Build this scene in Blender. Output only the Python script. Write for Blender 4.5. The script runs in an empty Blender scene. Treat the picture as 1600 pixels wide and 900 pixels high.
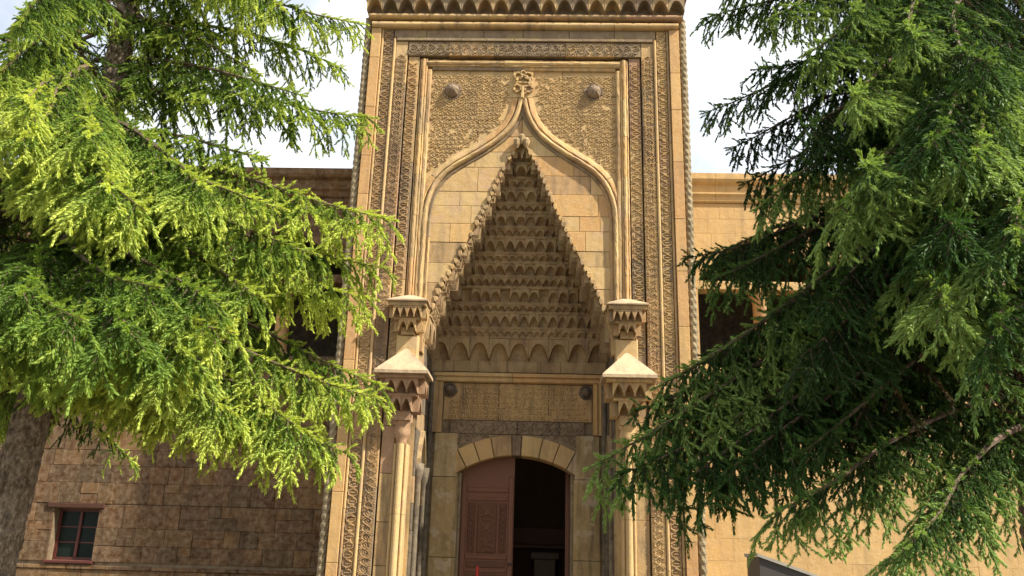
import bpy, math, random
import numpy as np
from mathutils import Matrix, Vector
R_ = math.radians
random.seed(7)
SC = bpy.context.scene
COL = SC.collection

# ------------------------------------------------------------------ camera
CAM_LOC = (0.402, -15.2, 1.6)
PITCH, ROLL, YAW, FPX = 0.30504, 0.027198, 0.033653, 1350.0
f0 = Vector((-math.sin(YAW), math.cos(YAW), 0)); rt = Vector((math.cos(YAW), math.sin(YAW), 0)); zz = Vector((0, 0, 1))
fw = f0 * math.cos(PITCH) + zz * math.sin(PITCH); up = -f0 * math.sin(PITCH) + zz * math.cos(PITCH)
U = up * math.cos(ROLL) - rt * math.sin(ROLL); Rr = rt * math.cos(ROLL) + up * math.sin(ROLL)
cam = bpy.data.cameras.new('camera'); cam.sensor_width = 36; cam.sensor_fit = 'HORIZONTAL'
cam.lens = FPX / 1600 * 36; cam.clip_end = 2000; cam.clip_start = .05
co = bpy.data.objects.new('camera', cam); COL.objects.link(co)
m = Matrix.Identity(4)
for i in range(3):
    m[i][0] = Rr[i]; m[i][1] = U[i]; m[i][2] = -fw[i]; m[i][3] = CAM_LOC[i]
co.matrix_world = m
SC.camera = co

# ------------------------------------------------------------------ sky, sun, exposure
SUN_AZ, SUN_EL = 66.0, 47.0            # degrees from the facade normal towards the right, elevation
w = bpy.data.worlds.new('World'); SC.world = w; w.use_nodes = True
nt = w.node_tree; nt.nodes.clear()
out = nt.nodes.new('ShaderNodeOutputWorld'); bg = nt.nodes.new('ShaderNodeBackground'); bg.inputs[1].default_value = .1
sky = nt.nodes.new('ShaderNodeTexSky'); sky.sky_type = 'NISHITA'; sky.sun_disc = False
sky.sun_elevation = R_(SUN_EL); sky.sun_rotation = R_(180 - SUN_AZ); sky.dust_density = 2.0; sky.air_density = 1.0
tc = nt.nodes.new('ShaderNodeTexCoord'); no = nt.nodes.new('ShaderNodeTexNoise'); no.inputs['Scale'].default_value = 2.6
no.inputs['Detail'].default_value = 6; no.inputs['Roughness'].default_value = .55
rp = nt.nodes.new('ShaderNodeValToRGB'); rp.color_ramp.elements[0].position = .36; rp.color_ramp.elements[0].color = (.18, .18, .18, 1)
rp.color_ramp.elements[1].position = .56; rp.color_ramp.elements[1].color = (1, 1, 1, 1)
mx = nt.nodes.new('ShaderNodeMix'); mx.data_type = 'RGBA'; mx.inputs[7].default_value = (6.0, 6.2, 6.5, 1)
nt.links.new(tc.outputs['Generated'], no.inputs['Vector']); nt.links.new(no.outputs[0], rp.inputs[0])
nt.links.new(rp.outputs[0], mx.inputs[0]); nt.links.new(sky.outputs[0], mx.inputs[6]); nt.links.new(mx.outputs[2], bg.inputs[0])
nt.links.new(bg.outputs[0], out.inputs[0])
sl = bpy.data.lights.new('sun', 'SUN'); sl.energy = 5.0; sl.angle = R_(1.2); sl.color = (1, .93, .80)
so = bpy.data.objects.new('sun', sl); COL.objects.link(so)
sv = Vector((math.sin(R_(SUN_AZ)) * math.cos(R_(SUN_EL)), -math.cos(R_(SUN_AZ)) * math.cos(R_(SUN_EL)), math.sin(R_(SUN_EL))))
so.rotation_euler = sv.to_track_quat('Z', 'Y').to_euler(); so.location = sv * 40
SC.view_settings.view_transform = 'Standard'; SC.view_settings.look = 'None'
SC.view_settings.gamma = 1; SC.view_settings.use_curve_mapping = False
SC.view_settings.exposure = 1.1
SC.render.engine = 'CYCLES'
SC.cycles.use_denoising = True
SC.cycles.max_bounces = 7; SC.cycles.diffuse_bounces = 4; SC.cycles.transmission_bounces = 5; SC.cycles.transparent_max_bounces = 8

# ------------------------------------------------------------------ materials
class NT:
    def __init__(s, name):
        s.m = bpy.data.materials.new(name); s.m.use_nodes = True; s.t = s.m.node_tree
        s.b = s.t.nodes['Principled BSDF']; s.o = s.t.nodes['Material Output']
    def n(s, typ, **k):
        d = s.t.nodes.new('ShaderNode' + typ)
        for a, v in k.items(): setattr(d, a, v)
        return d
    def l(s, a, b): s.t.links.new(a, b)
    def ramp(s, fac, stops):
        r = s.n('ValToRGB'); e = r.color_ramp.elements
        while len(e) < len(stops): e.new(.5)
        for q, (p, c) in zip(e, stops):
            q.position = p; q.color = tuple(c) + (1,) if len(c) == 3 else c
        s.l(fac, r.inputs[0]); return r.outputs[0]
    def noise(s, vec, scale, detail=4, rough=.55):
        x = s.n('TexNoise'); x.inputs['Scale'].default_value = scale; x.inputs['Detail'].default_value = detail
        x.inputs['Roughness'].default_value = rough
        if vec is not None: s.l(vec, x.inputs['Vector'])
        return x.outputs[0]
    def mix(s, f, a, b, mode='MIX'):
        x = s.n('Mix', data_type='RGBA', blend_type=mode)
        for sock, v in ((0, f), (6, a), (7, b)):
            if isinstance(v, (int, float)): x.inputs[sock].default_value = v
            elif isinstance(v, tuple): x.inputs[sock].default_value = v + (1,)
            else: s.l(v, x.inputs[sock])
        return x.outputs[2]
    def math(s, op, a, b=0.0):
        x = s.n('Math', operation=op)
        for i, v in enumerate((a, b)):
            if isinstance(v, (int, float)): x.inputs[i].default_value = v
            else: s.l(v, x.inputs[i])
        return x.outputs[0]
    def pos(s): return s.n('NewGeometry').outputs['Position']
    def scaled(s, vec, sc):
        x = s.n('Mapping'); x.inputs['Scale'].default_value = sc; s.l(vec, x.inputs[0]); return x.outputs[0]
    def bump(s, h, strength, dist=.02):
        x = s.n('Bump'); x.inputs['Strength'].default_value = strength; x.inputs['Distance'].default_value = dist
        s.l(h, x.inputs['Height']); s.l(x.outputs[0], s.b.inputs['Normal'])

def stone_mat(name, stops, stain=(.16, .12, .085), stain_amt=.5, grain=.35, rough=.9, patch=None):
    k = NT(name); p = k.pos()
    rnd = k.n('ObjectInfo').outputs['Random']
    coarse = k.noise(p, .9, 3)
    f = k.math('ADD', k.math('MULTIPLY', rnd, .62), k.math('MULTIPLY', coarse, .42))
    base = k.ramp(f, stops)
    mott = k.noise(p, 9, 6, .65)
    base = k.mix(k.math('MULTIPLY', k.ramp(mott, [(.35, (0, 0, 0)), (.75, (1, 1, 1))]), .55), base, k.mix(.5, base, (.62, .50, .34)))
    blot = k.noise(p, 2.7, 7, .68)
    base = k.mix(k.math('MULTIPLY', k.ramp(blot, [(.50, (0, 0, 0)), (.66, (1, 1, 1))]), stain_amt * .55), base, k.mix(.55, base, stain))
    st = k.noise(k.scaled(p, (2.6, 2.6, .38)), 1.9, 7, .66)
    base = k.mix(k.math('MULTIPLY', k.ramp(st, [(.47, (0, 0, 0)), (.70, (1, 1, 1))]), stain_amt), base, stain)
    if patch:
        pn = k.noise(p, 3.1, 5, .6)
        base = k.mix(k.math('MULTIPLY', k.ramp(pn, [(.55, (0, 0, 0)), (.62, (1, 1, 1))]), .6), base, patch)
    fine = k.noise(p, 60, 4, .7)
    base = k.mix(grain, base, k.mix(1.0, base, k.ramp(fine, [(.25, (.45, .42, .38)), (.7, (1.15, 1.12, 1.08))]), 'MULTIPLY'))
    k.l(base, k.b.inputs['Base Color']); k.b.inputs['Roughness'].default_value = rough
    k.b.inputs['Specular IOR Level'].default_value = .2
    h = k.math('ADD', k.math('MULTIPLY', mott, .6), k.math('MULTIPLY', fine, .4))
    k.bump(k.math('ADD', h, k.math('MULTIPLY', blot, .8)), .75, .022)
    return k.m
M = {}
def sc_(k, *cols): return [(.08 + .86 * i / (len(cols) - 1), tuple(c * q for c, q in zip(col, k))) for i, col in enumerate(cols)]
G_ = (1, .975, .77)
M['gold'] = stone_mat('golden_sandstone', sc_(G_, (.29, .19, .105), (.40, .265, .145), (.46, .315, .165), (.40, .245, .135), (.32, .225, .145)), stain=(.13, .10, .07), stain_amt=.8)
M['field'] = stone_mat('carved_panel_stone', sc_(G_, (.42, .29, .165), (.51, .36, .20), (.47, .31, .17)), stain_amt=.42)
M['pale'] = stone_mat('pale_sandstone', sc_(G_, (.42, .29, .155), (.52, .37, .20), (.47, .31, .165), (.53, .40, .23)), stain=(.20, .15, .10), stain_amt=.5, patch=(.46, .31, .19))
M['orange'] = stone_mat('orange_sandstone', sc_(G_, (.46, .28, .13), (.52, .33, .155), (.45, .25, .12), (.50, .33, .17)), stain_amt=.35)
M['weathered'] = stone_mat('weathered_stone', sc_((1, 1, .85), (.155, .115, .085), (.22, .16, .11), (.18, .12, .085), (.26, .20, .13)), stain_amt=.55, patch=(.26, .20, .09))
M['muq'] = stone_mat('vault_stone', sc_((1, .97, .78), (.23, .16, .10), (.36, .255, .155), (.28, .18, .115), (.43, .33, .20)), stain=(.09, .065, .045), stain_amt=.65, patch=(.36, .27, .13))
M['jamb'] = stone_mat('blackened_shaded_stone', sc_((1, 1, .9), (.06, .05, .04), (.11, .09, .07), (.08, .06, .05), (.17, .14, .11)), stain=(.03, .025, .02), stain_amt=.6)  # black staining, with the shade of niche and gallery put into the colour
M['grey'] = stone_mat('grey_limestone', sc_((1, .93, .78), (.19, .165, .115), (.26, .225, .155), (.22, .19, .13)), stain=(.08, .065, .045), stain_amt=.65)
M['wallL'] = stone_mat('shaded_ashlar', sc_((.62, .47, .26), (.045, .03, .02), (.10, .064, .038), (.23, .15, .083), (.09, .05, .032), (.19, .11, .066), (.055, .04, .028)), stain=(.05, .033, .02), stain_amt=.65)  # the portal's shadow on the left wing is put into these dark browns
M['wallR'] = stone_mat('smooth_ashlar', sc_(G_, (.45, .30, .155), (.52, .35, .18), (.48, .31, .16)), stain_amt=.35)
M['red'] = stone_mat('reddish_stone', sc_((1, 1, .85), (.24, .13, .085), (.34, .20, .13), (.29, .16, .11)), stain_amt=.4)
M['cap'] = stone_mat('cream_capstone', sc_((1, 1, .92), (.38, .28, .19), (.45, .34, .23), (.42, .295, .215)), stain_amt=.6)
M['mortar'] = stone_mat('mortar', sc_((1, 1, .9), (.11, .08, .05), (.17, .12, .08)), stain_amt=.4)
M['mortarR'] = stone_mat('pale_mortar', sc_((1, 1, .9), (.32, .22, .13), (.38, .26, .15)), stain_amt=.4)
M['boss'] = stone_mat('dark_stone', sc_((1, 1, 1), (.06, .047, .037), (.10, .075, .06)), stain_amt=.4)
M['darkrelief'] = stone_mat('dark_carved_stone', sc_((1, 1, .9), (.12, .082, .062), (.17, .12, .09), (.21, .15, .10)), stain_amt=.4)
M['pillar'] = stone_mat('patched_pillar_stone', sc_(G_, (.24, .16, .085), (.34, .24, .13), (.42, .33, .22)), stain=(.09, .065, .04), stain_amt=.75, patch=(.46, .38, .27))
M['paving'] = stone_mat('paving', sc_((1, 1, 1), (.11, .10, .07), (.15, .13, .095)), stain_amt=.3)

def simple_mat(name, col, rough=.6, spec=.3, noise=.35, scale=14, bump=.3, stretch=(1, 1, 1), metallic=0):
    k = NT(name); p = k.scaled(k.n('TexCoord').outputs['Object'], stretch)
    n1 = k.noise(p, scale, 5, .6)
    dark = tuple(c * .45 for c in col)
    k.l(k.mix(k.math('MULTIPLY', k.ramp(n1, [(.3, (1, 1, 1)), (.75, (0, 0, 0))]), noise), col, dark), k.b.inputs['Base Color'])
    k.b.inputs['Roughness'].default_value = rough; k.b.inputs['Specular IOR Level'].default_value = spec
    k.b.inputs['Metallic'].default_value = metallic
    k.bump(n1, bump, .01); return k.m
M['door'] = simple_mat('door_wood', (.18, .074, .040), .55, .35, .5, 7, .35, (6, 6, .7))
M['doordark'] = simple_mat('door_wood_dark', (.125, .052, .030), .6, .3, .5, 7, .35, (6, 6, .7))
M['redwood'] = simple_mat('red_painted_wood', (.085, .019, .013), .5, .4, .4, 9, .3, (4, 4, 1))
M['darkwood'] = simple_mat('old_dark_wood', (.07, .032, .02), .8, .2, .5, 9, .4, (1, 4, 4))
M['redpaint'] = simple_mat('red_enamel', (.45, .02, .018), .35, .5, .2, 20, .05)
M['iron'] = simple_mat('dark_iron', (.035, .032, .03), .55, .4, .3, 20, .3)
M['board'] = simple_mat('dark_board', (.055, .05, .045), .5, .4, .3, 6, .1)
M['boardframe'] = simple_mat('weathered_metal', (.34, .31, .26), .55, .4, .4, 12, .2)
M['plaster'] = simple_mat('dim_plaster', (.42, .30, .19), .9, .1, .4, 3, .2)
M['plinth'] = simple_mat('pale_plinth', (.17, .13, .085), .85, .2, .3, 6, .2)
k = NT('window_glass'); k.b.inputs['Base Color'].default_value = (.010, .016, .013, 1); k.b.inputs['Roughness'].default_value = .22
k.b.inputs['Specular IOR Level'].default_value = .1; M['glass'] = k.m

k = NT('spruce_bark'); p = k.n('TexCoord').outputs['Object']
n1 = k.noise(k.scaled(p, (1, 1, .6)), 26, 7, .72); vo = k.n('TexVoronoi'); vo.inputs['Scale'].default_value = 22; k.l(k.scaled(p, (1, 1, .5)), vo.inputs['Vector'])
k.l(k.ramp(n1, [(.32, (.06, .045, .032)), (.47, (.17, .13, .095)), (.58, (.30, .24, .18)), (.70, (.50, .43, .34))]), k.b.inputs['Base Color'])  # palest stop paints sunlit flecks into the bark colour
k.b.inputs['Roughness'].default_value = .95; k.b.inputs['Specular IOR Level'].default_value = .1
k.bump(k.math('ADD', k.math('MULTIPLY', vo.outputs['Distance'], .8), n1), .9, .03); M['bark'] = k.m
k = NT('twig_bark'); n1 = k.noise(k.pos(), 30, 3)
k.l(k.ramp(n1, [(.3, (.06, .038, .025)), (.7, (.15, .095, .06))]), k.b.inputs['Base Color']); k.b.inputs['Roughness'].default_value = .9; M['twig'] = k.m

def needle_mat(name, old, mid, new, trans):
    k = NT(name); t = k.t
    at = k.n('Attribute', attribute_name='growth'); rnd = k.n('ObjectInfo').outputs['Random']
    f = k.math('ADD', at.outputs['Fac'], k.math('MULTIPLY', k.math('SUBTRACT', rnd, .5), .22))
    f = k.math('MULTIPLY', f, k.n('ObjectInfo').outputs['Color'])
    c = k.ramp(f, [(.0, (.10, .065, .038)), (.08, old), (.5, mid), (.95, new)])
    k.l(c, k.b.inputs['Base Color']); k.b.inputs['Roughness'].default_value = .55; k.b.inputs['Specular IOR Level'].default_value = .12
    tr = k.n('BsdfTranslucent'); k.l(k.mix(1.0, c, (1.15, 1.1, .55), 'MULTIPLY'), tr.inputs[0])
    ms = k.n('MixShader'); ms.inputs[0].default_value = trans
    k.l(k.b.outputs[0], ms.inputs[1]); k.l(tr.outputs[0], ms.inputs[2]); k.l(ms.outputs[0], k.o.inputs[0]); return k.m
M['needleL'] = needle_mat('spruce_needles_fresh_lit', (.036, .080, .020), (.17, .275, .048), (.55, .63, .135), .44)  # fresh growth, with the sun on the left tree put into the colours
M['needleR'] = needle_mat('spruce_needles_shaded', (.016, .033, .011), (.055, .12, .029), (.24, .35, .095), .34)  # the right tree's shade is put into these darker greens

# ------------------------------------------------------------------ mesh helpers
WEAR = random.Random(99)
class MB:
    def __init__(s): s.v = []; s.f = []
    def add(s, vs, fs):
        o = len(s.v); s.v += [tuple(q) for q in vs]; s.f += [tuple(i + o for i in f) for f in fs]; return s
    def box(s, x0, x1, y0, y1, z0, z1):
        return s.add([(x0, y0, z0), (x1, y0, z0), (x1, y1, z0), (x0, y1, z0), (x0, y0, z1), (x1, y0, z1), (x1, y1, z1), (x0, y1, z1)],
                     [(0, 1, 5, 4), (1, 2, 6, 5), (2, 3, 7, 6), (3, 0, 4, 7), (4, 5, 6, 7), (3, 2, 1, 0)])
    def bbox(s, x0, x1, y0, y1, z0, z1, c=.01):      # box whose front (low y) edges are chamfered
        v = [(x0, y0 + c, z0), (x1, y0 + c, z0), (x1, y1, z0), (x0, y1, z0), (x0, y0 + c, z1), (x1, y0 + c, z1), (x1, y1, z1), (x0, y1, z1),
             (x0 + c, y0, z0 + c), (x1 - c, y0, z0 + c), (x1 - c, y0, z1 - c), (x0 + c, y0, z1 - c)]
        return s.add(v, [(8, 9, 10, 11), (0, 1, 9, 8), (1, 5, 10, 9), (5, 4, 11, 10), (4, 0, 8, 11), (1, 2, 6, 5), (3, 0, 4, 7), (4, 5, 6, 7), (3, 2, 1, 0), (2, 3, 7, 6)])
    def bar(s, p, q, wd, y, h):                      # raised bar on an x-z plane at depth y, rising h towards -y; worn unevenly
        W_ = WEAR.uniform; h *= W_(.55, 1.15); wd *= W_(.8, 1.15); e = wd * .22; p = (p[0] + W_(-e, e), p[1] + W_(-e, e)); q = (q[0] + W_(-e, e), q[1] + W_(-e, e))
        dx, dz = q[0] - p[0], q[1] - p[1]; L = math.hypot(dx, dz) or 1; nx, nz = -dz / L * wd / 2, dx / L * wd / 2; t = .55
        a = [(p[0] + nx, y, p[1] + nz), (p[0] - nx, y, p[1] - nz), (q[0] - nx, y, q[1] - nz), (q[0] + nx, y, q[1] + nz)]
        b = [(p[0] + nx * t, y - h, p[1] + nz * t), (p[0] - nx * t, y - h, p[1] - nz * t), (q[0] - nx * t, y - h, q[1] - nz * t), (q[0] + nx * t, y - h, q[1] + nz * t)]
        return s.add(a + b, [(4, 5, 6, 7), (0, 1, 5, 4), (1, 2, 6, 5), (2, 3, 7, 6), (3, 0, 4, 7)])
    def poly(s, pts, wd, y, h):
        for a, b in zip(pts, pts[1:]): s.bar(a, b, wd, y, h)
        return s
    def outline(s, pts, y0, y1, c=.005):             # convex-ish x-z outline extruded from y0 (front) to y1 with a small front chamfer
        n = len(pts); cx = sum(p[0] for p in pts) / n; cz = sum(p[1] for p in pts) / n
        w_ = max(p[0] for p in pts) - min(p[0] for p in pts) + 1e-6; h_ = max(p[1] for p in pts) - min(p[1] for p in pts) + 1e-6
        sx = max(.5, 1 - 2 * c / w_); sz = max(.5, 1 - 2 * c / h_)
        v = [(cx + (x - cx) * sx, y0, cz + (z - cz) * sz) for x, z in pts] + [(x, y0 + c, z) for x, z in pts] + [(x, y1, z) for x, z in pts]
        f = [tuple(range(n)), tuple(range(3 * n - 1, 2 * n - 1, -1))]
        for i in range(n):
            j = (i + 1) % n; f += [(i, n + i, n + j, j), (n + i, 2 * n + i, 2 * n + j, n + j)]
        return s.add(v, f)
    def rev(s, prof, n=20, c=(0, 0, 0), a0=0, a1=2 * math.pi):   # profile (r, z) about the z axis
        k_ = len(prof); vs = []; full = abs(a1 - a0 - 2 * math.pi) < 1e-6; m_ = n if full else n + 1
        for i in range(m_):
            a = a0 + (a1 - a0) * i / n
            vs += [(c[0] + r * math.cos(a), c[1] + r * math.sin(a), c[2] + z) for r, z in prof]
        fs = []
        for i in range(n):
            j = (i + 1) % m_
            fs += [(i * k_ + q, j * k_ + q, j * k_ + q + 1, i * k_ + q + 1) for q in range(k_ - 1)]
        return s.add(vs, fs)
    def sweep(s, path, prof, closed=False):          # path of (x, z); prof of (offset along the left normal, y)
        n = len(path); rows = []
        for i, (x, z) in enumerate(path):
            a = path[max(i - 1, 0)]; b = path[min(i + 1, n - 1)]
            dx, dz = b[0] - a[0], b[1] - a[1]; L = math.hypot(dx, dz) or 1
            rows.append([(x - dz / L * o, y, z + dx / L * o) for o, y in prof])
        k_ = len(prof)
        return s.add([q for r in rows for q in r], [(i * k_ + j, (i + 1) * k_ + j, (i + 1) * k_ + j + 1, i * k_ + j + 1) for i in range(n - 1) for j in range(k_ - 1)])
    def mesh(s, name, mat, smooth=False):
        me = bpy.data.meshes.new(name); me.from_pydata(s.v, [], s.f); me.materials.append(mat); me.validate(); me.update()
        if smooth: me.polygons.foreach_set('use_smooth', [True] * len(me.polygons))
        return me
    def build(s, name, mat, parent=None, smooth=False, label=None, kind=None):
        return put(name, s.mesh(name, mat, smooth), parent, label=label, kind=kind)

def put(name, me, parent=None, mat=None, label=None, kind=None):
    o = bpy.data.objects.new(name, me); COL.objects.link(o)
    if parent: o.parent = parent
    if mat is not None: o.matrix_local = mat
    if label: o['label'] = label
    if kind: o['kind'] = kind
    return o
def thing(name, label, cat, loc=(0, 0, 0), group=None, rz=0):
    o = bpy.data.objects.new(name, None); COL.objects.link(o); o.location = loc; o.rotation_euler.z = rz; o.empty_display_size = .3
    o['label'] = label; o['category'] = cat
    if group: o['group'] = group
    return o
def lerp_table(tab):
    xs = np.array([a for a, b in tab]); ys = np.array([b for a, b in tab])
    return lambda z: float(np.interp(z, xs, ys))

def stones(parent, lo, hi, z0, z1, y, depth, mat, rowh=(.3, .4), lenr=(.4, .8), gap=.006, jit=.006, rng=random, name='stone', rows=None, split=0, ch=.005):
    """coursed ashlar between x = lo(z) and x = hi(z); every block its own object"""
    if rows is None:
        rows = [z0]
        while rows[-1] < z1 - rowh[0] * .6: rows.append(min(z1, rows[-1] + rng.uniform(*rowh)))
        rows[-1] = z1
    n = 0
    for za, zb in zip(rows, rows[1:]):
        zs = [za + (zb - za) * i / 5 for i in range(6)]
        L = [lo(z) for z in zs]; H = [hi(z) for z in zs]
        a, b = min(L), max(H)
        if max(h - l for l, h in zip(L, H)) < .03: continue
        cuts = [a]
        while cuts[-1] < b - 1e-4:
            nx = cuts[-1] + rng.uniform(*lenr)
            cuts.append(b if nx > b - lenr[0] * .6 else nx)
        for xa, xb in zip(cuts, cuts[1:]):
            A = [max(xa, l) for l in L]; B = [min(xb, h) for h in H]
            ok = [i for i in range(6) if B[i] - A[i] > 2 * gap + .004]
            if len(ok) < 2: continue
            const = max(A) - min(A) < 1e-4 and max(B) - min(B) < 1e-4
            idx = [ok[0], ok[-1]] if const else ok
            pts = []
            g = gap
            zz_ = {i: min(max(zs[i], za + g), zb - g) for i in idx}
            for i in idx: pts.append((B[i] - g, zz_[i]))
            for i in reversed(idx): pts.append((A[i] + g, zz_[i]))
            j = rng.uniform(-jit, jit)
            mm = mat if not isinstance(mat, (list, tuple)) else rng.choice(mat)
            if split and const and zb - za > .26 and rng.random() < split:
                zm = za + (zb - za) * rng.uniform(.4, .6); xl, xr = A[0] + g, B[0] - g; halves = []
                for z1_, z2_ in ((za + g, zm - g), (zm + g, zb - g)):
                    if rng.random() < .5 and xr - xl > .45: xm = xl + (xr - xl) * rng.uniform(.35, .65); halves += [(xl, xm - g, z1_, z2_), (xm + g, xr, z1_, z2_)]
                    else: halves.append((xl, xr, z1_, z2_))
                for q in halves: MB().outline([(q[1], q[2]), (q[1], q[3]), (q[0], q[3]), (q[0], q[2])], y + j + rng.uniform(-jit, jit), y + depth).build(name, mm, parent)
                continue
            MB().outline(pts, y + j, y + depth, ch).build(name, mm, parent); n += 1
    return n

# ------------------------------------------------------------------ ground
g = MB(); g.add([(-400, -400, 0), (400, -400, 0), (400, 400, 0), (-400, 400, 0)], [(0, 1, 2, 3)])
o = g.build('ground', M['paving']); o['kind'] = 'structure'

# ------------------------------------------------------------------ portal
portal = thing('portal', 'tall carved sandstone portal with stalactite niche and ogee arch between the two spruces', 'portal', (0, 0, 0))
HW, NW, ND = 3.30, 1.80, 2.0          # half width, niche half width, niche depth
YF = .16
core = MB()
for s in (-1, 1):
    a, b = sorted((s * NW, s * (HW - .02))); core.box(a, b, .30, 3.0, 0, 12.9)      # piers
core.box(-NW, NW, ND + .62, 3.0, 4.2, 12.9)
core.box(-NW, NW, .50, ND + .62, 9.6, 12.9)
core.build('masonry_core', M['gold'], portal)
rng = random.Random(3)
# vertical bands of stones on the two piers: (x0, x1, y_front, material)
BANDS = [(2.115, 2.345, .11, 'gold'), (2.365, 2.61, .07, 'gold'), (2.61, 2.672, .035, 'pale'), (2.672, 2.87, .07, 'gold'), (2.87, 2.925, .03, 'gold'), (2.925, 3.125, .0, 'orange')]
def courses(z0, z1, r, lo_=.5, hi_=.85):
    rows = [z0]
    while rows[-1] < z1 - lo_ * .7: rows.append(min(z1, rows[-1] + r.uniform(lo_, hi_)))
    rows[-1] = z1; return rows
TOPZ = {0: 11.33, 1: 11.66, 2: 11.72, 3: 11.93, 4: 11.93, 5: 11.93}
for s in (-1, 1):
    for bi, (xa, xb, yf, mt) in enumerate(BANDS):
        a, b = sorted((s * xa, s * xb))
        if bi in (2, 4):          # fillets: long slim stones, rounded
            for za, zb in zip(*(lambda r: (r, r[1:]))(courses(0, TOPZ[bi], rng, 1.0, 1.9))):
                x = (a + b) / 2; r_ = (b - a) / 2 - .002; mb = MB()
                pr = [(r_ * math.cos(t), yf + .03 - r_ * 1.1 * math.sin(t)) for t in np.linspace(0, math.pi, 7)]
                pr = [(pr[0][0], .3)] + pr + [(pr[-1][0], .3)]
                n_ = len(pr)
                mb.add([(x + p_[0], p_[1], za + .003) for p_ in pr] + [(x + p_[0], p_[1], zb - .003) for p_ in pr],
                       [(i, i + 1, n_ + i + 1, n_ + i) for i in range(n_ - 1)] + [tuple(range(n_)), tuple(range(2 * n_ - 1, n_ - 1, -1))])
                mb.build('fillet', M[mt], portal)
        else:
            rows = courses(0, TOPZ[bi], rng, .55, 1.0) if bi != 5 else courses(0, TOPZ[bi], rng, .7, 1.2)
            stones(portal, lambda z: a, lambda z: b, 0, 0, yf, .30 - yf + .02, M[mt] if mt != 'gold' else [M['gold'], M['gold'], M['gold'], M['red'], M['weathered'], M['field']], lenr=(2, 3), rows=rows, rng=rng, jit=.003, gap=.004)
# corner colonnettes, notched like a rope
for s in (-1, 1):
    mb = MB(); prof = []; z = 0
    n = 24
    rows = int(12.0 / .035); vs = []
    for i in range(rows + 1):
        z = 12.2 * i / rows
        for j in range(n):
            a = 2 * math.pi * j / n
            r_ = .066 + .006 * math.sin(5 * a * s + z * 2 * math.pi / .16) + (.010 if (i // 2) % 2 else 0)
            vs.append((s * (HW - .085) + r_ * math.cos(a), .11 + r_ * math.sin(a), z))
    fs = [(i * n + j, i * n + (j + 1) % n, (i + 1) * n + (j + 1) % n, (i + 1) * n + j) for i in range(rows) for j in range(n)]
    mb.add(vs, fs); mb.build('corner_colonnette', M['grey'], portal, label='grey twisted corner colonnette')
# carved reliefs ------------------------------------------------
def vine_band(mb, u0, u1, v0, v1, y, horiz=False, r=random):
    """two interlaced waves with lozenges and side leaves; u across, v along"""
    P = (lambda u, v: (v, u)) if horiz else (lambda u, v: (u, v))
    wd = u1 - u0; c = (u0 + u1) / 2; per = wd * 1.15; n = max(1, round((v1 - v0) / per)); per = (v1 - v0) / n; A = wd * .33
    for i in range(n):
        vb = v0 + i * per
        for ph in (0, math.pi):
            pts = [P(c + A * math.sin(2 * math.pi * t + ph), vb + per * t) for t in np.linspace(0, 1, 11)]
            for a, b in zip(pts, pts[1:]):
                if r.random() > .10: mb.bar(a, b, wd * .11, y, .024)
        for t in (.25, .75):
            cv = vb + per * t; d = wd * .10
            for a, b in ((0, 1), (1, 2), (2, 3), (3, 0)):
                q = [(c - d, cv), (c, cv + d * 1.6), (c + d, cv), (c, cv - d * 1.6)]
                mb.bar(P(*q[a]), P(*q[b]), wd * .06, y, .019)
        for t in (0, .5):
            cv = vb + per * t
            for sg in (-1, 1):
                for q in (-1, 1):
                    if r.random() > .06: mb.bar(P(c + sg * wd * .18, cv), P(c + sg * wd * .44, cv + q * per * .15), wd * .09, y, .020)
                mb.bar(P(c + sg * wd * .25, cv), P(c + sg * wd * .46, cv), wd * .07, y, .020)
def key_band(mb, u0, u1, v0, v1, y, horiz=False, r=random):
    """interlaced zigzag and hexagon chain"""
    P = (lambda u, v: (v, u)) if horiz else (lambda u, v: (u, v))
    wd = u1 - u0; c = (u0 + u1) / 2; per = wd * .8; n = max(1, round((v1 - v0) / per)); per = (v1 - v0) / n; A = wd * .42
    for i in range(n):
        vb = v0 + i * per
        for sg in (-1, 1):
            pts = [P(c + sg * A, vb), P(c + sg * A, vb + per * .2), P(c - sg * A * .3, vb + per * .5), P(c + sg * A, vb + per * .8), P(c + sg * A, vb + per)]
            for a, b in zip(pts, pts[1:]):
                if r.random() > .10: mb.bar(a, b, wd * .12, y, .024)
            if r.random() > .08: mb.bar(P(c - sg * A * .1, vb + per * .02), P(c + sg * A * .55, vb + per * .02), wd * .10, y, .020)
        for k_ in range(6):
            a = math.pi / 3 * k_; b = a + math.pi / 3; q = wd * .16
            mb.bar(P(c + q * math.cos(a), vb + per * .5 + q * math.sin(a)), P(c + q * math.cos(b), vb + per * .5 + q * math.sin(b)), wd * .07, y, .020)
rr = random.Random(11)
for s in (-1, 1):
    a, b = sorted((s * 2.372, s * 2.604)); mb = MB(); vine_band(mb, a, b, 0, 11.34, .072, r=rr)
    mb.build('carved_band', M['gold'], portal, label='vertical band of interlaced vine carving', kind='stuff')
    a, b = sorted((s * 2.68, s * 2.864)); mb = MB(); key_band(mb, a, b, 0, 11.9, .072, r=rr)
    mb.build('carved_band', M['gold'], portal, label='vertical band of interlaced zigzag carving', kind='stuff')
    a, b = sorted((s * 2.15, s * 2.33)); mb = MB(); key_band(mb, a, b, 5.2, 11.2, .112, r=rr)
    mb.build('carved_band', M['gold'], portal, kind='stuff')
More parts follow.
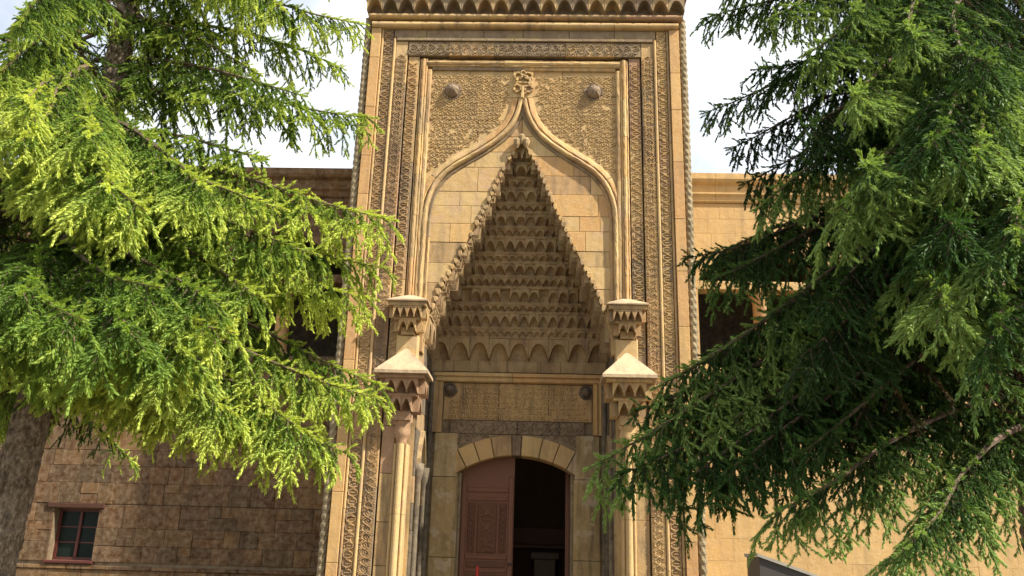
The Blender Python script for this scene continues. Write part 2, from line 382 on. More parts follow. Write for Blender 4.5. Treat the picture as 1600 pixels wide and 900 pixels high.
# horizontal bands over the frame
def hstones(z0, z1, y, xw, mt, lenr=(.6, 1.2), depth=None, name='stone'):
    stones(portal, lambda z: -xw, lambda z: xw, 0, 0, y, (depth or .32) - y, mt, lenr=lenr, rows=[z0, z1], rng=rng, jit=.003, gap=.004, name=name)
hstones(11.335, 11.655, .07, 2.36, [M['weathered'], M['weathered'], M['gold']])
mb = MB(); vine_band(mb, 11.345, 11.65, -2.34, 2.34, .074, True, rr); mb.build('carved_band', M['weathered'], portal, label='dark horizontal band of vine carving', kind='stuff')
hstones(11.735, 11.93, .055, 2.66, [M['weathered'], M['gold'], M['weathered']])
for z0, z1, mt in ((11.66, 11.73, 'weathered'),):
    hstones(z0, z1, .03, 2.60, M[mt], (1, 1.7))
def roll_h(z0, z1, yc, bulge, xw, mt, name, lenr=(.9, 1.6), seg=8):
    x = -xw
    while x < xw - .01:
        xe = x + rng.uniform(*lenr); xe = xw if xe > xw - .5 else xe
        pr = [(.32, z1)] + [(yc - bulge * math.sin(t), (z0 + z1) / 2 + (z1 - z0) / 2 * math.cos(t)) for t in np.linspace(0, math.pi, seg)] + [(.32, z0)]
        n_ = len(pr); mb = MB()
        mb.add([(x + .003, p_[0], p_[1]) for p_ in pr] + [(xe - .003, p_[0], p_[1]) for p_ in pr], [(i, n_ + i, n_ + i + 1, i + 1) for i in range(n_ - 1)] + [tuple(range(n_)), tuple(range(2 * n_ - 1, n_ - 1, -1))])
        mb.build(name, rng.choice(mt) if isinstance(mt, list) else mt, portal); x = xe
roll_h(11.935, 12.065, .0, .07, 3.12, [M['gold'], M['pale']], 'moulding')
roll_h(12.07, 12.115, .06, .01, 3.12, M['weathered'], 'moulding')
roll_h(12.12, 12.24, -.01, .09, 3.20, [M['gold'], M['pale'], M['red']], 'moulding')
# stalactite cell shared by vault, cornice and capitals
def cell_mesh(name, mat, pw=1.6, top=.86, nu=10, nv=4, deep=.75):
    mb = MB(); us = [-.5 + i / nu for i in range(nu + 1)]
    def arch(u): return top * (1 - abs(2 * u) ** pw)
    vs = []
    for u in us:
        h = arch(u)
        for j in range(nv + 1):
            t = j / nv * math.pi / 2
            e_ = max(0, 1 - (2 * abs(u)) ** 2); vs.append((u, -(1 - math.cos(t)) + deep * e_ * math.sin(2 * t) * (1 + .12 * math.cos(u * 2 * math.pi * 3)), h * math.sin(t)))
        vs.append((u, -1.0, 1.0)); vs.append((u, 0, 1.0))
    k_ = nv + 3
    fs = [(i * k_ + j, (i + 1) * k_ + j, (i + 1) * k_ + j + 1, i * k_ + j + 1) for i in range(nu) for j in range(k_ - 1)]
    mb.add(vs, fs)
    mb.add([(-.5, 0, 0), (-.5, -1, 0), (-.5, -1, 1), (-.5, 0, 1)], [(0, 1, 2, 3)]); mb.add([(.5, 0, 0), (.5, -1, 0), (.5, -1, 1), (.5, 0, 1)], [(3, 2, 1, 0)])
    return mb.mesh(name, mat)
CELL = cell_mesh('vault_cell', M['muq'], 2.6, .78, deep=.35); CELL2 = cell_mesh('vault_cell_b', M['muq'], 3.2, .72, deep=.3)
CELL3 = cell_mesh('vault_cell_c', M['muq'], 2.0, .82, deep=.5); CELLG = cell_mesh('cornice_cell', M['weathered'], 2.3, .78, deep=.4); CELLH = cell_mesh('cornice_cell_b', M['gold'], 2.3, .78, deep=.4); CELLC = cell_mesh('capital_cell', M['gold'], 1.5, .85); CELLP = cell_mesh('capital_cell_red', M['red'], 1.5, .85)
def cell(me, parent, x, y, z, wd, dp, h, rz=0, name='stalactite_cell'):
    return put(name, me, parent, Matrix.Translation((x, y, z)) @ Matrix.Rotation(rz, 4, 'Z') @ Matrix.Diagonal((wd, dp, h, 1)))
# cornice: two rows of stalactites under a top slab
cor = MB(); cor.box(-3.22, 3.24, .10, .32, 12.24, 12.9); cor.box(-3.30, 3.30, -.10, 3.0, 12.60, 12.645); cor.box(-3.31, 3.31, -.34, 3.0, 13.02, 13.2); cor.box(-3.22, 3.22, -.06, .3, 12.9, 13.02)
cor = cor.build('cornice', M['weathered'], portal)
for i in range(20): cell(CELLH if rr.random() < .55 else CELLG, cor, -3.24 + .324 * (i + .5), .10, 12.27, .318, .24, .33)
for i in range(19): cell(CELLG, cor, -3.08 + .324 * (i + .5), -.07, 12.65, .318, .24, .37)
# frame moulding round the ogee panel, one stone after another
def moulding_path(path, prof, mt, parent, name, step):
    i = 0
    while i < len(path) - 1:
        j = min(len(path) - 1, i + step)
        mb = MB().sweep(path[i:j + 1], prof); mb.v = [(x + rng.gauss(0, .0028), y + rng.gauss(0, .0028), z + rng.gauss(0, .0028)) for x, y, z in mb.v]
        mb.build(name, rng.choice(mt) if isinstance(mt, list) else mt, parent, smooth=False); i = j
def straight(p, q, n): return [(p[0] + (q[0] - p[0]) * i / n, p[1] + (q[1] - p[1]) * i / n) for i in range(n + 1)]
FR = .028
prof_frame = [(-.08, .30), (-.08, .135), (-.065, .105), (-.05, .10), (-.043, .125), (-.035, .10), (.0, .082), (.03, .09), (.038, .12), (.05, .105), (.065, .11), (.08, .14), (.08, .30)]
for s in (-1, 1):
    moulding_path(straight((s * 2.02, 6.15), (s * 2.02, 11.275), 48), prof_frame, [M['pale'], M['orange'], M['gold']], portal, 'moulding', 8)
    p2 = [(-.045, .26), (-.045, .14), (-.02, .115), (.02, .115), (.045, .14), (.045, .26)]
    moulding_path(straight((s * 1.90, 6.2), (s * 1.90, 11.05), 40), p2, [M['pale'], M['gold']], portal, 'moulding', 10)
moulding_path(straight((-1.938, 11.19), (1.938, 11.19), 40), prof_frame, [M['pale'], M['gold']], portal, 'moulding', 8)
moulding_path(straight((-1.85, 11.075), (1.85, 11.075), 4), [(-.03, .26), (-.03, .14), (.03, .13), (.03, .26)], [M['gold'], M['weathered']], portal, 'moulding', 1)
# ogee curve and vault opening
OG = [(5.0, 1.83), (7.6, 1.83), (7.9, 1.83), (8.1, 1.81), (8.35, 1.75), (8.55, 1.66), (8.72, 1.54), (8.86, 1.40), (9.0, 1.20), (9.15, .96), (9.3, .745), (9.45, .54), (9.6, .375), (9.78, .235), (9.95, .145), (10.15, .08), (10.4, .03), (10.42, 0), (12, 0)]
og = lerp_table(OG)
TRI = [(5.0, 1.72), (5.45, 1.72), (5.95, 1.62), (6.40, 1.47), (6.76, 1.29), (7.27, 1.03), (7.79, .795), (8.31, .57), (8.99, .30), (9.2, .18), (9.40, .05), (9.42, 0), (12, 0)]
tri = lerp_table(TRI)
for s in (-1, 1):
    # spandrel stones between ogee and stalactites
    if s < 0: lo, hi = (lambda z: -og(z) - .03), (lambda z: -tri(z) - (.012 if tri(z) > 0 else .001))
    else: lo, hi = (lambda z: tri(z) + (.012 if tri(z) > 0 else .001)), (lambda z: og(z) + .03)
    stones(portal, lo, hi, 5.2, 10.38, .195, .30, [M['pale'], M['pale'], M['pale'], M['orange'], M['gold']], (.28, .52), (.32, .95), rng=rng, gap=.0035, jit=.005)
    # carved field outside the ogee
    if s < 0: lo, hi = (lambda z: -1.95), (lambda z: -og(z) - .06)
    else: lo, hi = (lambda z: og(z) + .06), (lambda z: 1.95)
    stones(portal, lo, hi, 7.4, 11.1, .185, .2, M['field'], (.4, .6), (.7, 1.1), rng=rng, gap=.005, jit=.002)
# ogee mouldings: broad pale fascia outside, roll inside
half = [(og(z), z) for z in (6.2, 6.8, 7.4, 7.8, 8.1, 8.35, 8.55, 8.72, 8.86, 9.0, 9.15, 9.3, 9.45, 9.6, 9.78, 9.95, 10.15, 10.40)]
dense = []
zs_ = np.array([p_[1] for p_ in half]); xs_ = np.array([p_[0] for p_ in half])
arc = np.concatenate([[0], np.cumsum(np.hypot(np.diff(xs_), np.diff(zs_)))])
def smooth_curve(n):
    t = np.linspace(0, arc[-1], n); x = np.interp(t, arc, xs_); z = np.interp(t, arc, zs_)
    for _ in range(3):
        x[1:-1] = (x[:-2] + 2 * x[1:-1] + x[2:]) / 4; z[1:-1] = (z[:-2] + 2 * z[1:-1] + z[2:]) / 4
    return list(zip(x, z))
CURVE = smooth_curve(49)
for s in (-1, 1):
    path = [(s * x, z) for x, z in CURVE]
    sg = s                                           # left normal points inwards (towards x=0) on the right half
    rollp = [(-.05, .30), (-.05, .14)] + [(-.045 * math.cos(t), .15 - .055 * math.sin(t)) for t in np.linspace(.1, math.pi - .1, 8)] + [(.05, .14), (.05, .30)]
    flat = [(-.065, .30), (-.065, .13), (-.085, .125), (-.15, .145), (-.18, .165), (-.185, .30)]
    inn = [(.06, .30), (.06, .175), (.10, .165), (.12, .19), (.12, .30)]
    for pr, mt, st in ((rollp, [M['pale'], M['gold'], M['pale']], 8), (flat, [M['pale'], M['pale'], M['orange']], 12), (inn, [M['gold'], M['weathered']], 12)):
        pr = [(q * sg, y_) for q, y_ in pr]
        pp = path if pr is rollp else path
        if mt[0] is M['pale'] and len(mt) == 3 and mt[2] is M['orange']: pp = path[12:]
        moulding_path(pp, pr, mt, portal, 'arch_moulding', st)
# fine carving of the field
mb = MB(); gsz = .092; rf = random.Random(5); cv = np.array(CURVE)
for i in range(-21, 22):
    for j in range(40):
        x = i * gsz + (gsz / 2 if j % 2 else 0); z = 7.5 + j * gsz
        if abs(x) > 1.80 or z > 10.98 or rf.random() < .03: continue
        if abs(x) < og(z) + .1 or np.min(np.hypot(cv[:, 0] - abs(x), cv[:, 1] - z)) < .24: continue
        if math.hypot(abs(x) - 1.42, z - 10.58) < .17 or (abs(x) < .28 and z > 10.3): continue
        a0 = rf.choice((0, math.pi / 2, math.pi, -math.pi / 2)); r_ = gsz * .40
        pts = [(x + r_ * math.cos(a0 + t), z + r_ * math.sin(a0 + t)) for t in np.linspace(0, 4.3, 6)]
        mb.poly(pts, gsz * .27, .186, .023)
        mb.bar((x + r_ * .9 * math.cos(a0 + 4.3), z + r_ * .9 * math.sin(a0 + 4.3)), (x, z), gsz * .22, .186, .022)
        mb.bar((x + r_ * math.cos(a0), z + r_ * math.sin(a0)), (x + gsz * .62 * math.cos(a0 - .3), z + gsz * .62 * math.sin(a0 - .3)), gsz * .2, .186, .02)
mb.build('carved_field', M['field'], portal, label='fine scroll carving filling the panel above the ogee arch', kind='stuff')
# bosses
def boss(x, y, z, r_, mat, lab, flat=.75):
    mb = MB(); n, q = 16, 8; vs = []; fs = []
    for i in range(q + 1):
        t = math.pi / 2 * i / q
        for j in range(n):
            a = 2 * math.pi * j / n; k_ = r_ * math.cos(t) * (1 + .07 * math.cos(8 * a) * math.sin(2 * t))
            vs.append((x + k_ * math.cos(a), y - r_ * flat * math.sin(t) * 1.15, z + k_ * math.sin(a)))
    fs = [(i * n + j, i * n + (j + 1) % n, (i + 1) * n + (j + 1) % n, (i + 1) * n + j) for i in range(q) for j in range(n)]
    mb.add(vs, fs)
    ring = [(x + r_ * 1.18 * math.cos(a), z + r_ * 1.18 * math.sin(a)) for a in np.linspace(0, 2 * math.pi, 17)]
    mb.poly(ring, .05, y, .03)
    return mb.build('boss', mat, portal, label=lab)
for s, lab in ((-1, 'round carved boss on the left of the panel'), (1, 'round carved boss on the right of the panel')):
    boss(s * 1.42, .19, 10.58, .15, M['darkrelief'], lab, .95)
# finial medallion
mb = MB()
def ring(cx, cz, r_, wd, y, h, n=14, a0=0, a1=2 * math.pi):
    mb.poly([(cx + r_ * math.cos(a), cz + r_ * math.sin(a)) for a in np.linspace(a0, a1, n + 1)], wd, y, h)
ring(0, 10.78, .135, .06, .15, .07); ring(-.11, 10.62, .075, .05, .15, .07, 10); ring(.11, 10.62, .075, .05, .15, .07, 10)
ring(-.10, 10.90, .075, .05, .15, .07, 10); ring(.10, 10.90, .075, .05, .15, .07, 10); ring(0, 10.98, .05, .04, .15, .06, 8)
mb.bar((0, 10.40), (0, 10.66), .07, .15, .08); mb.bar((-.07, 10.52), (.07, 10.52), .06, .15, .07); mb.bar((-.17, 10.76), (.17, 10.76), .045, .15, .06)
mb.box(-.2, .2, .15, .3, 10.44, 11.03)
mb.build('finial', M['pale'], portal, label='interlaced knot medallion crowning the ogee arch')

# ------------------------------------------------------------------ stalactite vault
EDG = [5.46, 5.94]
for h_ in (.19, .30, .17, .30, .20, .26, .17, .29, .19, .27, .17, .27, .19, .25, .28): EDG.append(EDG[-1] + h_ * 3.50 / 3.50)
EDG[-1] = 9.44
def dep(wd): return .24 + 1.76 * max(0, (wd - .05) / 1.75) ** .9
vault = MB(); vr = random.Random(17)
WS = [1.80] + [tri(z) for z in EDG[1:-1]] + [.07]
for k_, (za, zb) in enumerate(zip(EDG, EDG[1:])):
    wa, wb = WS[k_], WS[k_ + 1]; da, db = dep(wa), dep(wb); t = .07 if k_ else .05
    # ledge over every tier (U shape)
    zl = zb - t
    vault.box(-wb - .012, wb + .012, db - .012, da + .3, zl, zb - .006)
    for s in (-1, 1):
        a, b = sorted((s * (wb - .012), s * (wa + .25))); vault.box(a, b, .255 + .002 * k_, da + .28, zl + .002, zb - .004)
    if k_:
        nd_ = max(2, int(2 * wb / .105)); st_ = 2 * wb / nd_
        for i in range(nd_): vault.box(-wb + st_ * (i + .22), -wb + st_ * (i + .78), db - .026, db - .011, zl + .010, zb - .016)
        nd_ = max(1, int((db - .3) / .105)); st_ = (db - .3) / nd_
        for i in range(nd_):
            for s in (-1, 1):
                a, b = sorted((s * (wb - .026), s * (wb - .011))); vault.box(a, b, .3 + st_ * (i + .22), .3 + st_ * (i + .78), zl + .012, zb - .014)
vault.box(-NW, NW, ND, ND + .62, 5.25, 5.47)
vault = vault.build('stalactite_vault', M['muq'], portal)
for k_, (za, zb) in enumerate(zip(EDG, EDG[1:])):
    wa, wb = WS[k_], WS[k_ + 1]; da, db = dep(wa), dep(wb); h = zb - za - (.06 if k_ else .045); cw = .42 if k_ == 0 else (.14 if zb - za < .22 else .195)
    me = (CELL, CELL2, CELL3)[k_ % 3] if k_ else CELL
    nb = max(1, round(2 * wa / cw))
    if k_ % 2 and nb > 2: nb -= 1
    cwb = 2 * wa / nb
    for i in range(nb):
        dp_ = .30 if k_ == 4 and i % 4 == 1 else 1.0
        cell(me, vault, -wa + cwb * (i + .5), da, za - (.022 if i % 2 and k_ else 0), cwb * .985, dp_ * (da - db) * ((1.16 if i % 2 else .96) if k_ else 1) * vr.uniform(.93, 1.07), h * vr.uniform(.97, 1.0) + (.018 if i % 2 and k_ else 0))
    ns = max(1, round((da - .26) / cw)); cs = (da - .26) / ns
    for s in (-1, 1):
        for i in range(ns): cell(me, vault, s * wa, .26 + cs * (i + .5), za - (.022 if i % 2 and k_ else 0), cs * .985, (wa - wb) * ((1.16 if i % 2 else .96) if k_ else 1) * vr.uniform(.93, 1.07), h + (.018 if i % 2 and k_ else 0), -s * math.pi / 2)
# carved fringe: small tooth stones along the edge of the opening
fr = random.Random(2); zf = 5.98
while zf < 9.2:
    hf = fr.uniform(.10, .16); wb = tri(zf + hf / 2)
    for s_ in (-1, 1):
        if fr.random() < .15: continue
        k1, k2 = fr.uniform(.03, .075), fr.uniform(.02, .05)
        MB().outline([(s_ * (wb + q[0]), zf + q[1] * hf) for q in ((-.035, .45), (.0, .06), (k2, .3), (k1, .9), (-.03, .96))][::s_], .165 + fr.uniform(-.015, .015), .30, .01).build('fringe_stone', fr.choice([M['muq'], M['gold'], M['gold']]), portal)
    zf += hf
mb = MB()
for q in (-1, 0, 1): mb.rev([(.02, -.12), (.06, -.04), (.075, .05), (.04, .1)], 8, (q * .09, .12, 9.42 + (.08 if q == 0 else 0)))
mb.build('apex_pendant', M['muq'], portal)

# ------------------------------------------------------------------ niche walls, door wall
nich = random.Random(21)
for s in (-1, 1):
    # jamb stones on the side walls of the niche (each reaches 2 cm out of the pier)
    rows = courses(0, 5.46, nich, .34, .5)
    for za, zb in zip(rows, rows[1:]):
        y = .32
        while y < ND - .02:
            ye = y + nich.uniform(.4, .8); ye = ND if ye > ND - .25 else ye
            j = nich.uniform(0, .012); a, b = sorted((s * (NW - .02 - j), s * (NW + .06)))
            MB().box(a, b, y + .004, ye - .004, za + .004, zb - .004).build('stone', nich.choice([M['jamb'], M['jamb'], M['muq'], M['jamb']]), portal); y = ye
    # small engaged shaft and side niche frame in the jamb
    for yy, r_ in ((.62, .055), (1.42, .055)):
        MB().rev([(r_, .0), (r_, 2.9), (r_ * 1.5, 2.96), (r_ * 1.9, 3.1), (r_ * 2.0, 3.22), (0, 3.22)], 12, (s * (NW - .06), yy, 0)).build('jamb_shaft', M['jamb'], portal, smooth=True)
    pts = [(.62 + .8 * t, 3.22 + .55 * (1 - abs(2 * t - 1) ** 1.6)) for t in np.linspace(0, 1, 13)]
    for (ya, z_a), (yb, z_b) in zip(pts, pts[1:]):
        a, b = sorted((s * (NW - .10), s * (NW - .01)))
        MB().add([(a, ya, z_a), (b, ya, z_a), (b, yb, z_b), (a, yb, z_b), (a, ya, z_a + .1), (b, ya, z_a + .1), (b, yb, z_b + .1), (a, yb, z_b + .1)],
                 [(0, 1, 5, 4), (1, 2, 6, 5), (2, 3, 7, 6), (3, 0, 4, 7), (4, 5, 6, 7), (3, 2, 1, 0)]).build('voussoir', M['muq'], portal)
    # corner shaft between jamb and door frame
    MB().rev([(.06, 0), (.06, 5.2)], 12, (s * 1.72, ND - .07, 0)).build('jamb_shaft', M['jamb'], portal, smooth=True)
# masonry behind the door wall (with opening)
DW, SPR, CRN = 1.10, 3.24, 3.56
Rr_ = (DW ** 2 + (CRN - SPR) ** 2) / (2 * (CRN - SPR)); CZ_ = CRN - Rr_
def arcz(x, r_): return CZ_ + math.sqrt(max(0, r_ * r_ - x * x))
bk = MB()
for s in (-1, 1):
    a, b = sorted((s * (DW + .0), s * NW)); bk.box(a, b, ND + .05, ND + .62, 0, 5.25)
N = 12
for i in range(N):
    xa, xb = -DW + 2 * DW * i / N, -DW + 2 * DW * (i + 1) / N
    za, zb = arcz(xa, Rr_ + .02), arcz(xb, Rr_ + .02)
    bk.add([(xa, ND + .05, za), (xb, ND + .05, zb), (xb, ND + .05, 5.25), (xa, ND + .05, 5.25), (xa, ND + .62, za), (xb, ND + .62, zb), (xb, ND + .62, 5.25), (xa, ND + .62, 5.25)],
           [(0, 1, 2, 3), (0, 4, 5, 1), (7, 6, 5, 4), (3, 2, 6, 7)])
bk.build('door_wall_core', M['mortar'], portal)
# plain course above the door frame
stones(portal, lambda z: -NW + .02, lambda z: NW - .02, 5.22, 5.46, ND - .02, .1, M['muq'], rows=[5.215, 5.46], lenr=(.4, .7), rng=nich)
# lintel moulding in two long stones and side mouldings
def roll_seg(p, q, wd, y, bulge, mt, name='moulding', base=ND + .06):
    dx, dz = q[0] - p[0], q[1] - p[1]; L = math.hypot(dx, dz)
    pr = [(-wd / 2, base), (-wd / 2, y), (-wd * .40, y - bulge * .5), (-wd * .1, y - bulge * .45), (0, y - bulge * .3), (wd * .08, y - bulge), (wd * .40, y - bulge), (wd / 2, y), (wd / 2, base)]
    mb = MB().sweep([p, q], pr); n_ = len(pr)
    mb.f += [tuple(range(n_)), tuple(range(2 * n_ - 1, n_ - 1, -1))]
    mb.build(name, mt, portal)
roll_seg((-1.70, 5.10), (-.125, 5.10), .20, ND - .05, .07, M['pale'], 'lintel_moulding'); roll_seg((-.115, 5.10), (1.70, 5.10), .20, ND - .05, .07, M['orange'], 'lintel_moulding')
for s in (-1, 1):
    for za, zb, mt in ((3.98, 4.995, 'gold' if s < 0 else 'orange'),):
        roll_seg((s * 1.60, za), (s * 1.60, zb), .20, ND - .05, .07, M[mt])
    # tall door piers, stacked blocks with worn faces
    for za, zb in ((0, .9), (.9, 1.62), (1.62, 3.12), (3.12, 3.97)):
        xa, xb = (1.14, 1.69) if zb > 3.5 else (1.12, 1.70); a, b = sorted((s * xa, s * xb)); g_ = .006
        mb = MB(); pr = []                            # octagonal front so that the edge catches light
        dd = .075
        P_ = [(a + g_, ND + .05), (a + g_, ND - .08 + dd), (a + g_ + dd, ND - .08), (b - g_ - dd, ND - .08), (b - g_, ND - .08 + dd), (b - g_, ND + .05)]
        n_ = len(P_); mb.add([(x, y, za + g_) for x, y in P_] + [(x, y, zb - g_) for x, y in P_], [(i, i + 1, n_ + i + 1, n_ + i) for i in range(n_ - 1)] + [tuple(range(n_ - 1, -1, -1)), tuple(range(n_, 2 * n_))])
        mb.build('door_pier_stone', M['pillar'], portal)
# inscription panel
stones(portal, lambda z: -1.49, lambda z: 1.49, 0, 0, ND + .0, .1, [M['field'], M['gold'], M['field']], rows=[4.24, 4.995], lenr=(.9, 1.25), rng=nich, jit=.003)
mb = MB(); ri = random.Random(9)
for row in range(7):
    z = 4.285 + row * .098; x = -1.36
    while x < 1.36:
        if math.hypot(abs(x) - 1.34, z - 4.85) < .22: x += .07; continue
        a = ri.random()
        if a < .35: mb.bar((x, z), (x, z + .075), .024, ND + .001, .028); x += .042
        elif a < .75:
            mb.poly([(x + .03 + .028 * math.cos(t), z + .035 + .028 * math.sin(t)) for t in np.linspace(.5, 5.2, 6)], .022, ND + .001, .028); x += .072
        else: mb.poly([(x, z + .06), (x + .035, z + .012), (x + .08, z + .03)], .022, ND + .001, .028); x += .09
mb.build('inscription', M['field'], portal, label='rows of worn carved script over the door', kind='stuff')
# dark carved spandrel over the arch
lo2 = lambda z: -1.27
spz = [3.30, 3.5, 3.7, 3.86, 4.0, 4.12, 4.235]
R2 = Rr_ + .40
def outx(z): return math.sqrt(max(0, R2 * R2 - (z - CZ_) ** 2)) if z < CZ_ + R2 else 0
for s in (-1, 1):
    if s < 0: stones(portal, lambda z: -1.33, lambda z: -min(1.33, outx(z)) - .003, 0, 0, ND - .02, .1, M['darkrelief'], rows=[3.36, 3.97, 4.235], lenr=(.7, 1.1), rng=nich)
    else: stones(portal, lambda z: min(1.33, outx(z)) + .003, lambda z: 1.33, 0, 0, ND - .02, .1, M['darkrelief'], rows=[3.36, 3.97, 4.235], lenr=(.7, 1.1), rng=nich)
mb = MB(); x = -1.28
while x < 1.29:
    z = 3.42
    while z < 4.22:
        if math.hypot(x, z - CZ_) > R2 + .05:
            a = ri.uniform(0, 6.28); mb.poly([(x + .035 * math.cos(a + t), z + .035 * math.sin(a + t)) for t in np.linspace(0, 4, 5)], .022, ND - .02, .022)
        z += .088
    x += .088
mb.build('carved_spandrel', M['darkrelief'], portal, label='dark carved field above the door arch', kind='stuff')
# voussoirs
a_max = math.asin(DW / Rr_) + .075; nv = 9
vm = ['gold', 'pale', 'pale', 'gold', 'darkrelief', 'pale', 'pale', 'pale', 'cap']
edges = [-a_max + 2 * a_max * i / nv for i in range(nv + 1)]
for i in range(nv):
    a, b = edges[i] + .003, edges[i + 1] - .003
    if i == 4: a += .03; b -= .03
    if i == 3: b += .03
    if i == 5: a -= .03
    pts = [(Rr_ * math.sin(t), CZ_ + Rr_ * math.cos(t)) for t in np.linspace(a, b, 4)] + [((Rr_ + .395) * math.sin(t), CZ_ + (Rr_ + .395) * math.cos(t)) for t in np.linspace(b, a, 4)]
    MB().outline(pts, ND - .045 + nich.uniform(-.008, .008), ND + .45, .014).build('voussoir', M[vm[i]], portal, label='dark narrow keystone' if i == 4 else None)
# two dark bosses under the lintel
for s, lab in ((-1, 'dark ball boss left under the lintel moulding'), (1, 'dark ball boss right under the lintel moulding')): boss(s * 1.37, ND - .01, 4.84, .105, M['boss'], lab, 1.35)
# reveal stones inside the opening
for s in (-1, 1):
    for za, zb in zip((0, .8, 1.6, 2.4), (.8, 1.6, 2.4, 3.22)):
        a, b = sorted((s * 1.07, s * 1.13)); MB().box(a, b, ND + .056, ND + .60, za + .004, zb - .004).build('reveal_stone', M['weathered'], portal)

# engaged colonnettes with stalactite capitals and pyramid caps
for s in (-1, 1):
    cx = s * 1.99
    side = 'left' if s < 0 else 'right'
    mb = MB()
    prof = []
    for c_, r_ in ((-.095, .03), (0, .062), (.095, .03)):
        prof += [(c_ * 1.0 + r_ * math.cos(t), .10 - (.05 if r_ > .05 else .02) - r_ * 1.2 * math.sin(t)) for t in np.linspace(math.pi, 0, 8)]
    prof = [(-.125, .32)] + prof + [(.125, .32)]
    n_ = len(prof)
    for za, zb in ((0, 1.15), (1.155, 2.3), (2.305, 3.50)):
        mb.add([(cx + p_[0], p_[1], za) for p_ in prof] + [(cx + p_[0], p_[1], zb) for p_ in prof], [(i, i + 1, n_ + i + 1, n_ + i) for i in range(n_ - 1)] + [tuple(range(n_)), tuple(range(2 * n_ - 1, n_ - 1, -1))])
    colo = mb.build('colonnette', M['pale'], portal, label=f'slim engaged colonnette at the {side} edge of the niche')
    # bulb above the shaft
    mb = MB().rev([(.07, 3.48), (.10, 3.51), (.085, 3.55), (.13, 3.62), (.15, 3.72), (.13, 3.82), (.16, 3.86), (.16, 3.90)], 16, (cx, .10, 0)); mb.build('neck', M['pale'] if s > 0 else M['red'], colo, smooth=True)
    # lower capital
    cm = CELLP if s < 0 else CELLC
    kc = MB(); y0 = .14
    kc.box(cx - .15, cx + .15, y0 - .22, .32, 3.90, 4.06); kc.box(cx - .27, cx + .27, y0 - .36, .33, 4.30, 4.345); kc.box(cx - .40, cx + .40, y0 - .52, .33, 4.60, 4.66)
    kc = kc.build('capital', M['red'] if s < 0 else M['gold'], portal, label=f'stalactite capital of the {side} colonnette')
    for (hw, yb, za, h, dp, nn) in ((.17, y0 - .20, 4.05, .25, .15, 2), (.28, y0 - .34, 4.345, .26, .14, 3)):
        cw = 2 * hw / nn
        for i in range(nn): cell(cm, kc, cx - hw + cw * (i + .5), yb + .002, za, cw * 1.1, dp, h)
        for q in (-1, 1):
            ny = max(1, nn - 1); cl = (.30 - yb) / ny
            for i in range(ny): cell(cm, kc, cx + q * hw * .98, yb + cl * (i + .5), za, cl * .98, dp * .9, h, q * math.pi / 2)
    hw = .475; yb0 = y0 - .60; yb1 = .30; ym = (yb0 + yb1) / 2 + .08
    mb = MB(); mb.add([(cx - hw, yb0, 4.665), (cx + hw, yb0, 4.665), (cx + hw, yb1, 4.665), (cx - hw, yb1, 4.665), (cx - hw, yb0, 4.72), (cx + hw, yb0, 4.72), (cx + hw, yb1, 4.72), (cx - hw, yb1, 4.72),
                       (cx - .03, ym, 5.20), (cx + .03, ym, 5.20)],
                      [(0, 1, 5, 4), (1, 2, 6, 5), (2, 3, 7, 6), (3, 0, 4, 7), (3, 2, 1, 0), (4, 5, 9, 8), (5, 6, 9), (6, 7, 8, 9), (7, 4, 8)])
    mb.build('pyramid_cap', M['cap'], portal, label=f'pale pyramid cap on the {side} capital')
    # plain block and upper corbel capital
    MB().bbox(cx - .20, cx + .20, .02, .32, 4.90, 5.46, .02).build('stone', M['pale'], portal)
    kc = MB(); kc.box(cx - .12, cx + .12, -.02, .33, 5.465, 5.60); kc.box(cx - .24, cx + .24, -.14, .33, 5.72, 5.745); kc.box(cx - .34, cx + .34, -.24, .33, 5.955, 6.03)
    kc = kc.build('corbel_capital', M['gold'], portal, label=f'small stalactite corbel at the {side} foot of the ogee frame')
    for (hw, yb, za, h, dp, nn) in ((.15, -.015, 5.52, .2, .12, 2), (.25, -.13, 5.745, .21, .10, 4)):
        cw = 2 * hw / nn
        for i in range(nn): cell(CELLC, kc, cx - hw + cw * (i + .5), yb + .002, za, cw * 1.08, dp, h)
        for q in (-1, 1):
            ny = 2; cl = (.30 - yb) / ny
            for i in range(ny): cell(CELLC, kc, cx + q * hw * .98, yb + cl * (i + .5), za, cl * .98, dp * .9, h, q * math.pi / 2)
    hw = .375
    mb = MB(); mb.add([(cx - hw, -.28, 6.035), (cx + hw, -.28, 6.035), (cx + hw, .3, 6.035), (cx - hw, .3, 6.035), (cx - hw, -.28, 6.06), (cx + hw, -.28, 6.06), (cx + hw, .3, 6.06), (cx - hw, .3, 6.06), (cx - .06, .06, 6.235), (cx + .06, .06, 6.235)],
                      [(0, 1, 5, 4), (1, 2, 6, 5), (2, 3, 7, 6), (3, 0, 4, 7), (3, 2, 1, 0), (4, 5, 9, 8), (5, 6, 9), (6, 7, 8, 9), (7, 4, 8)])
    mb.build('corbel_cap', M['cap'], portal)

